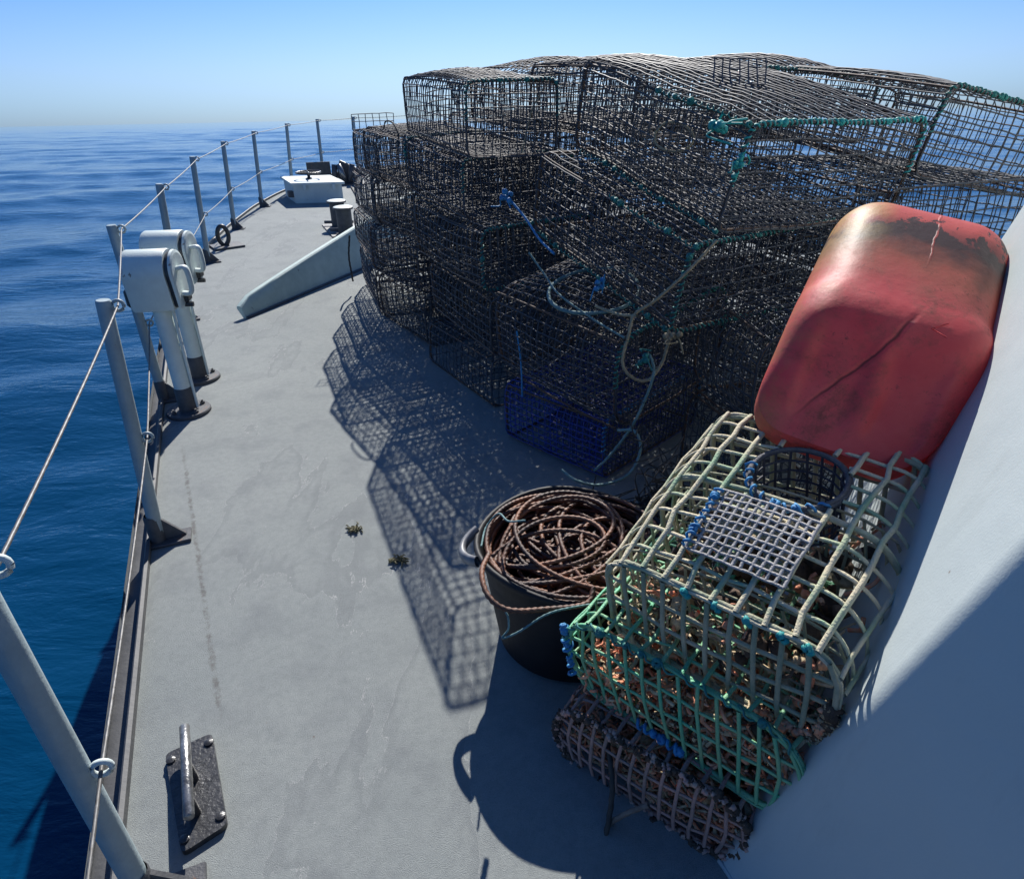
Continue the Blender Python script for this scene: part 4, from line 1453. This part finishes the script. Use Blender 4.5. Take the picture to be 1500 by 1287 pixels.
# frayed dark net behind the tub
m = MB()
for _ in range(130):
    c = np.array([0.57 + g.normal(0, 0.08), 2.14 + g.normal(0, 0.09), 0.12 + abs(g.normal(0, 0.14))])
    pts = [c + g.normal(0, 0.05, 3) for _ in range(5)]
    m.tubes(smooth_path(pts, 16)[None], 0.0028, 4)
o = obj('net_bundle', m, dark_rope)
tag(o, 'tangled dark net bundle in the shade behind the tub', 'net')

# ------------------------------------------------------------------ the three near pots
E1 = np.array([0.715, -0.70])


def clutter(w, l, h, n, seed, sizes, rods, bias=1.8):
    """irregular lumps and broken sticks lying inside a pot"""
    g = np.random.default_rng(seed)
    m = MB()
    for _ in range(n):
        c = np.array([g.uniform(0.04, w - 0.04), 0.03 + (l - 0.06) * g.uniform() ** bias, g.uniform(0.02, h - 0.03)])
        s = g.uniform(*sizes)
        a = np.arange(6) * math.pi / 3
        prof = []
        for k, z in enumerate((-1, -0.5, 0.2, 0.8)):
            rr_ = s * (0.35, 1.0, 0.85, 0.3)[k] * g.uniform(0.7, 1.2, 6)
            prof.append(np.stack([rr_ * np.cos(a), rr_ * np.sin(a), np.full(6, z * s * 0.8)], -1))
        v_ = np.array(prof).reshape(-1, 3) @ np.array(Matrix.Rotation(g.uniform(0, 6), 3, g.normal(0, 1, 3))).T
        i = np.arange(24).reshape(4, 6)
        i2 = np.roll(i, -1, 1)
        m.add(v_ + c, np.stack([i[:-1], i2[:-1], i2[1:], i[1:]], -1), [(0, 2, 1), (0, 3, 2), (0, 4, 3), (0, 5, 4), (18, 19, 20), (18, 20, 21), (18, 21, 22), (18, 22, 23)])
    for _ in range(rods):
        c = np.array([g.uniform(0.03, w - 0.03), 0.012 + (l - 0.05) * g.uniform() ** 2.2, g.uniform(0.02, h - 0.02)])
        d = g.normal(0, 1, 3)
        d /= np.linalg.norm(d)
        L = g.uniform(0.03, 0.09)
        pts = [np.clip(c + d * L * f + g.normal(0, 0.008, 3), 0.008, [w - 0.008, l - 0.008, h - 0.008]) for f in (-0.5, -0.15, 0.2, 0.5)]
        m.tubes(smooth_path(pts, 7)[None], g.uniform(0.0025, 0.0055), 5)
    return m


def crust(nodes_pts, n, seed, s0=0.005, s1=0.012):
    """barnacle-like grains along given points"""
    g = np.random.default_rng(seed)
    m = MB()
    a = np.arange(5) * 2 * math.pi / 5
    for _ in range(n):
        c = nodes_pts[g.integers(0, len(nodes_pts))] + g.normal(0, 0.004, 3)
        s = g.uniform(s0, s1)
        v_ = np.concatenate([np.stack([s * np.cos(a), s * np.sin(a), np.full(5, -0.5 * s)], -1), np.stack([0.7 * s * np.cos(a + .4), 0.7 * s * np.sin(a + .4), np.full(5, 0.5 * s)], -1)]) * g.uniform(0.6, 1.3, 3)
        v_ = v_ @ np.array(Matrix.Rotation(g.uniform(0, 6), 3, g.normal(0, 1, 3))).T
        i = np.arange(10).reshape(2, 5)
        i2 = np.roll(i, -1, 1)
        m.add(v_ + c, np.stack([i[:-1], i2[:-1], i2[1:], i[1:]], -1), [(5, 6, 7), (5, 7, 8), (5, 8, 9), (0, 2, 1), (0, 3, 2), (0, 4, 3)])
    return m


def pot(label, P, yaw, w, l, h, pitch, roll, c_w, c_l, r, rc, mesh_mat, end_mat, hump, seed, hole=None, amp=0.012, rise=0.0):
    t = thing('lobster_pot', label, 'pot', P, place_matrix(yaw, pitch, roll), 'three pots heaped against the deckhouse')
    D = deformer(w, l, h, hump, amp, seed, rise)
    nm = netting(w, l, h, c_w, c_l, r, rc, D, seed, 0.0028, 6, hole=hole, flat=0.7, sub=4, rk=0.78)
    obj('netting', nm, mesh_mat, t)
    for y, o_ in ((0.004, -0.02), (l - 0.004, 0.02)):
        obj('end_panel', end_panel(w, l, h, y, c_w * 0.93, r * 0.92, D, seed + 5, o_, 6, 0.75, rc=rc), end_mat, t)
    m = MB()
    for y, f_ in (((0.07, 0.9), (l * 0.62, 0.9)) if seed == 33 else ((l * 0.55, 0.9),)):
        obj('inner_panel', end_panel(w * 0.98, l, h * f_, y, c_w * 0.8, r * 0.6, D, seed + 9, 0.02, 5, 0.75, rc=rc), pot_crust, t)
    for y in (0.01, l * 0.5, l - 0.01):
        m.tubes(D(loop_pts(w - 0.01, h - 0.01, rc, y) + np.array([0.005, 0, 0.005]))[None], 0.0075, 6, np.array([0, 1.0, 0]))
    obj('frame', m, end_mat, t)
    return t, D


YAW = -44
t3, D3 = pot('bottom pot of the near heap, muddy mesh with reddish growth and frayed ropes', (0.120, 1.315, 0.0), YAW + 4, 0.57, 0.46, 0.235, 3, 0, 0.048, 0.05, 0.0058, 0.10, pot_muddy, pot_muddy, 0.01, 31, amp=0.016)
t2, D2 = pot('middle pot of the near heap, green mesh with orange growth inside', (0.165, 1.325, 0.20), YAW + 3, 0.62, 0.54, 0.27, 3, -5, 0.052, 0.055, 0.0056, 0.11, pot_green, pot_green, 0.02, 32, amp=0.014)
t1, D1 = pot('top pot of the near heap, cream crusted mesh with round mouth and grey patch', (0.262, 1.345, 0.40), YAW + 1, 0.58, 0.57, 0.31, 10, -3, 0.061, 0.056, 0.0070, 0.085, pot_cream, pot_crust, 0.04, 33, hole=(0.315, 0.375, 0.116), rise=0.12)
w, l, h = 0.58, 0.57, 0.31
# mouth ring and funnel on the top pot
ang = np.linspace(0, 2 * math.pi, 41)
hx_, hy_, hr = 0.315, 0.375, 0.108
m = MB()
for dz, dr in ((-0.002, 0), (-0.006, 0.005)):
    m.tubes(D1(np.stack([hx_ + (hr + dr) * np.cos(ang), hy_ + (hr + dr) * np.sin(ang), np.full(41, h + dz)], -1))[None], 0.0058, 7)
mr = obj('mouth_ring', m, mat('weathered_ring', (0.11, 0.11, 0.12), 0.7, (0.06, 0.06, 0.07), 30, bump=0.8, bump_scale=200), t1)
obj('mouth_funnel', funnel(w, l, h, D1, hx_, hy_, 0.105, 0.085, 0.10, 0.0036), funnel_dark, t1)
m = MB()
p = D1(np.stack([hx_ + (hr + 0.004) * np.cos(ang[20:38]), hy_ + (hr + 0.004) * np.sin(ang[20:38]), np.full(18, h)], -1))
obj('mouth_lacing', lacing_mesh(p, 3, 0.03, 0.010, 0.0035), blue_twine, t1)
# fine mesh patch laced on the top, in front of the mouth
gx, gy = np.meshgrid(np.linspace(0, 0.235, 13), np.linspace(0, 0.165, 10), indexing='ij')
nodes = np.stack([0.19 + gx, 0.075 + gy, np.full_like(gx, h + 0.014)], -1)
nodes = D1(nodes) + g.normal(0, 0.0012, nodes.shape)
nodes[..., 2] += 0.006
up0 = np.array([0, 0, 1.0])
m = MB().tubes(nodes, 0.0042, 6, up0, flat=0.7).tubes(nodes.transpose(1, 0, 2), 0.0042, 6, up0, flat=0.7)
obj('mesh_patch', m, patch_grey, t1)
obj('patch_lacing', lacing_mesh(nodes[0][::-1] + np.array([-0.004, 0, 0.004]), 8, 0.022, 0.008, 0.004, 0.6), blue_twine, t1)
# bait, growth and broken sticks inside each pot
for tt, (w_, l_, h_), sd in ((t1, (0.58, 0.57, 0.31), 41), (t2, (0.62, 0.54, 0.27), 42), (t3, (0.57, 0.46, 0.235), 43)):
    a1, a2, a3 = {41: (60, 90, 40), 42: (36, 200, 300), 43: (50, 300, 460)}[sd]
    for nm, n_, sz, rd, mm in (('growth', a1 // 2, (0.012, 0.03), a2, growth_tan), ('weed_growth', a3 // 2, (0.008, 0.018), a3, growth_orange), ('dark_growth', a1, (0.015, 0.038), a1, growth_dark)):
        o = obj(nm, clutter(w_, l_, h_ * 0.85, n_, sd * 3 + n_, sz, rd, 1.8 if nm != 'dark_growth' else 1.0), mm, tt)
        o['kind'] = 'stuff'
# crusts on the outside
pl = loop_pts(0.58, 0.31, 0.075, 0.0, 90)
near_r = D1(pl[(pl[:, 0] > 0.42) & (pl[:, 2] < 0.14)])
o = obj('barnacle_crust', crust(near_r + np.array([-0.01, 0.005, 0.02]), 150, 3, 0.008, 0.022), growth_dark, t1)
o['kind'] = 'stuff'
o = obj('orange_crust', crust(near_r + np.array([-0.02, -0.005, 0.03]), 40, 4, 0.006, 0.014), growth_orange, t1)
o['kind'] = 'stuff'
pl3 = loop_pts(0.57, 0.235, 0.10, 0.0, 120)
o = obj('barnacle_crust', crust(D3(pl3), 300, 5, 0.005, 0.014), growth_dark, t3)
o['kind'] = 'stuff'
o = obj('pink_crust', crust(D3(pl3), 260, 6, 0.004, 0.011), mat('pink_growth', (0.60, 0.30, 0.24), 0.8, (0.45, 0.33, 0.26), 40), t3)
o['kind'] = 'stuff'
# grains of crust stuck all over the strands of the top pot
vall = np.empty(len(t1.children[0].data.vertices) * 3, np.float32)
t1.children[0].data.vertices.foreach_get('co', vall)
o = obj('crust_grains', crust(vall.reshape(-1, 3), 1500, 78, 0.0018, 0.0048), growth_tan, t1)
o['kind'] = 'stuff'
vall2 = np.empty(len(t2.children[0].data.vertices) * 3, np.float32)
t2.children[0].data.vertices.foreach_get('co', vall2)
o = obj('crust_grains', crust(vall2.reshape(-1, 3), 700, 79, 0.0018, 0.0050), growth_tan, t2)
o['kind'] = 'stuff'
# twine ties along the near top edge of the top pot
for k, f in enumerate((0.40, 0.53, 0.66, 0.79, 0.88)):
    m = MB()
    gk = np.random.default_rng(k)
    knot_blob(m, D1(np.array([[w * f, 0.0, h - 0.004]]))[0], 0.011, gk)
    knot_blob(m, D1(np.array([[w * f + 0.008, 0.0, h - 0.012]]))[0], 0.009, gk)
    obj('twine_tie', m, bright_teal, t1)
# lacing on the green pot
lp = D2(loop_pts(0.62, 0.27, 0.11, 0.0, 120))
obj('lacing', lacing_mesh(lp[(lp[:, 2] > 0.2)], 12, 0.05, 0.008, 0.003, 0.5), teal, t2)
side_l = D2(np.array([[0.004, 0.0, z] for z in np.linspace(0.05, 0.24, 12)]))
obj('edge_lacing', lacing_mesh(side_l, 13, 0.03, 0.011, 0.0045, 0.8), blue_twine, t2)
low = D2(np.array([[x, -0.012, 0.03] for x in np.linspace(0.2, 0.33, 10)]))
obj('bottom_lacing', lacing_mesh(low, 14, 0.022, 0.009, 0.0045, 1.0), blue_twine, t2)
# frayed ropes hanging from the bottom pot
rope('frayed_rope', 'dark frayed rope hanging from the middle pot over the bottom pot to the deck',
     [at_y(880, 1040, 1.24), at_y(890, 1090, 1.20), at_y(897, 1150, 1.12), at_y(890, 1210, 1.06), at_y(880, 1250, 1.03), at_y(872, 1280, 1.0)], 0.008, dark_rope)
rope('frayed_rope', 'grey frayed rope stub sticking out left below the bottom pot',
     [at_y(950, 1178, 1.05), at_y(915, 1192, 1.06), at_y(885, 1210, 1.08), at_y(865, 1219, 1.09), at_y(838, 1217, 1.10)], 0.0075, mat('grey_brown_rope', (0.20, 0.17, 0.14), 0.85, (0.12, 0.08, 0.06), 40))

# ------------------------------------------------------------------ red plastic float
bz = np.array([0.50, 0.683, 0.578])
bz /= np.linalg.norm(bz)
bx = np.array([0.880, -0.424, -0.136])
bx -= bz * (bx @ bz)
bx /= np.linalg.norm(bx)
by = np.cross(bz, bx)                 # points away from the camera
BC = np.array([0.989, 1.674, 1.139])
t = thing('plastic_float', 'worn red plastic drum float with blackened crown, leaning on the deckhouse', 'float', tuple(BC), rot_axes(bx, by, bz))
n = 26
hx_, hy_, hz_ = 0.236, 0.150, 0.385
g1 = np.linspace(-1, 1, n)
vs, qs = [], []
for ax in range(3):
    for sg in (-1, 1):
        A, B = np.meshgrid(g1, g1, indexing='ij')
        p = np.zeros((n, n, 3))
        p[..., ax] = sg
        p[..., (ax + 1) % 3] = A
        p[..., (ax + 2) % 3] = B * sg
        i = np.arange(n * n).reshape(n, n) + len(vs) * n * n
        qs.append(np.stack([i[:-1, :-1], i[1:, :-1], i[1:, 1:], i[:-1, 1:]], -1).reshape(-1, 4))
        vs.append(p.reshape(-1, 3))
v = np.concatenate(vs) * [hx_, hy_, hz_]
rad_top, rad_bot = 0.135, 0.10
rr = np.where(v[:, 2] > 0, rad_top, rad_bot)[:, None]
inner = np.clip(v, -np.array([hx_, hy_, hz_]) + np.minimum(rr, 0.13), np.array([hx_, hy_, hz_]) - np.minimum(rr, 0.13))
d = v - inner
ln_ = np.linalg.norm(d, axis=1, keepdims=True)
v = np.where(ln_ > 1e-6, inner + d / np.maximum(ln_, 1e-6) * np.minimum(rr, 0.13), v)
v[:, 1] += 0.26 * np.clip(v[:, 2] + 0.06, 0, None)      # the upper part leans further back
v[:, 2] *= 1 + 0.24 * (v[:, 2] > 0)
zf0 = v[:, 2] / hz_
# belly of the front face and the tucked-in lower third
zf = v[:, 2] / hz_
front = np.clip(-(v[:, 1] - 0.26 * np.clip(v[:, 2] + 0.06, 0, None)) / hy_, 0, 1)
v[:, 1] -= 0.018 * front * (1 - (v[:, 0] / hx_) ** 2) * (1 - zf ** 2)
cut = np.clip(-0.30 - zf, 0, 1)
v[:, 1] += front * cut * 0.22
v[:, 0] *= 1 - 0.02 * np.clip(zf - 0.2, 0, 1)
v[:, 0] -= np.where(v[:, 0] > 0, 0.075 * np.clip(-zf - 0.35, 0, 1) / 0.65 * v[:, 0] / hx_, 0)
# moulded recess panels below the fold and a shallow crease
rec = ((np.abs(np.abs(v[:, 0]) - 0.085) < 0.06) & (zf < -0.42) & (zf > -0.85) & (front > 0.4))
v[:, 1] += np.where(rec, 0.016, 0.0)
crease = 0 * np.exp(-((v[:, 0] + 0.02 - 0.12 * (v[:, 2] + 0.1)) / 0.007) ** 2) * (front > 0.4) * np.clip((0.03 - v[:, 2]) * 12, 0, 1)
v[:, 1] += 0.010 * crease
me = mesh_np('body', v, np.concatenate(qs))
import bmesh
bm = bmesh.new()
bm.from_mesh(me)
bmesh.ops.remove_doubles(bm, verts=bm.verts, dist=1e-4)
bmesh.ops.recalc_face_normals(bm, faces=bm.faces)
for f_ in bm.faces:
    f_.smooth = True
bm.to_mesh(me)
bm.free()
body = obj('body', me, buoy_mat, t)
sub = body.modifiers.new('subdivision', 'SUBSURF')
sub.levels = sub.render_levels = 1


def front_pt(x, z, lift=0.001):
    """a point on the front skin of the float"""
    sel = (np.abs(v[:, 0] - x) < 0.02) & (np.abs(v[:, 2] - z) < 0.03)
    y_ = v[sel][:, 1].min() if sel.any() else -hy_
    return np.array([x, y_ - lift, z])


seam_red = mat('seam_red_plastic', (0.55, 0.12, 0.11), 0.45)
crease_dark = mat('dark_crease_red', (0.13, 0.03, 0.03), 0.7)


def skin_path(xz, lift, n=24):
    p2 = smooth_path([(a, 0, b) for a, b in xz], n)
    p = np.array([front_pt(a, b, lift) for a, _, b in p2])
    for _ in range(6):
        p[1:-1, 1] = (p[:-2, 1] + p[1:-1, 1] + p[2:, 1]) / 3
    return p


mk = np.array([front_pt(0.10, -0.055, -0.0008), front_pt(0.07, -0.085, -0.0008), front_pt(0.105, -0.095, -0.0008)])
obj('moulded_arrow', MB().tubes(mk[None], 0.0013, 6), buoy_mat, t)

# ------------------------------------------------------------------ bits on the deck
def clump(label, x, y, s, seed):
    g = np.random.default_rng(seed)
    m = MB()
    for _ in range(46):
        c = np.array([g.normal(0, s * 0.45), g.normal(0, s * 0.3), 0.004 + abs(g.normal(0, 0.006))])
        d = g.normal(0, 1, 3) * [1, 1, 0.25]
        d /= np.linalg.norm(d)
        p = np.array([c, c + d * s * 0.22 + [0, 0, 0.004], c + d * s * 0.45 + g.normal(0, 0.005, 3)])
        p[:, 2] = np.clip(p[:, 2], 0.003, None)
        m.tubes(p[None], [0.003, 0.0034, 0.001], 5)
    o = obj('seaweed_clump', m, weed)
    o.location = (x, y, 0)
    tag(o, label, 'seaweed')


clump('small dried seaweed clump on the sunlit deck, left of the net shadow', -0.70, 2.41, 0.04, 1)
clump('small dried seaweed clump at the edge of the net shadow', -0.47, 2.19, 0.045, 2)

# ------------------------------------------------------------------ put the ship into the world
bpy.context.view_layer.update()
for o in TOP:
    o.matrix_world = SHIP @ o.matrix_world if o.parent is None else o.matrix_world
bpy.context.view_layer.update()

# ------------------------------------------------------------------ sea
SEA_Z = -2.25
nr, na = 520, 420
rr = np.concatenate([np.geomspace(2.0, 900, nr - 5), [1600, 3500, 9000, 25000, 60000]])
aa = np.linspace(R(-62), R(62), na)
rr_all, aa_all = np.meshgrid(rr, aa, indexing='ij')
X, Y = rr_all * np.sin(aa_all), rr_all * np.cos(aa_all)
Z = np.zeros_like(X)
g = np.random.default_rng(3)
for _ in range(54):
    lam = math.exp(g.uniform(math.log(0.9), math.log(26)))
    th_ = R(g.normal(100, 24))
    kx, ky = math.cos(th_) * 2 * math.pi / lam, math.sin(th_) * 2 * math.pi / lam
    amp_ = 0.0030 * lam ** 0.85
    ph_ = kx * X + ky * Y + g.uniform(0, 6.28)
    fade = np.clip(lam / (rr_all * 0.022 + 0.02) - 0.6, 0, 1)      # leave out what the grid is too coarse for
    Z += amp_ * fade * (np.sin(ph_) + 0.2 * np.sin(2 * ph_ + 1.2))
vs = np.stack([X, Y, Z + SEA_Z], -1).reshape(-1, 3)
i = np.arange(nr * na).reshape(nr, na)
q = np.stack([i[:-1, :-1], i[1:, :-1], i[1:, 1:], i[:-1, 1:]], -1)
so_ = bpy.data.objects.new('sea', mesh_np('sea', vs, q[..., ::-1]))
so_.data.materials.append(sea_mat)
COL.objects.link(so_)
so_['kind'] = 'structure'
# flat water all round behind the camera, a few centimetres lower
ang = np.linspace(R(61.5), R(298.5), 60)
rb = np.array([0.5, 60, 2000, 60000])
A, B = np.meshgrid(rb, ang, indexing='ij')
vs = np.stack([A * np.sin(B), A * np.cos(B), np.full_like(A, SEA_Z - 0.05)], -1).reshape(-1, 3)
i = np.arange(4 * 60).reshape(4, 60)
q = np.stack([i[:-1, :-1], i[:-1, 1:], i[1:, 1:], i[1:, :-1]], -1)
so2 = bpy.data.objects.new('sea', mesh_np('sea', vs, q))
so2.data.materials.append(sea_mat)
COL.objects.link(so2)
so2['kind'] = 'structure'
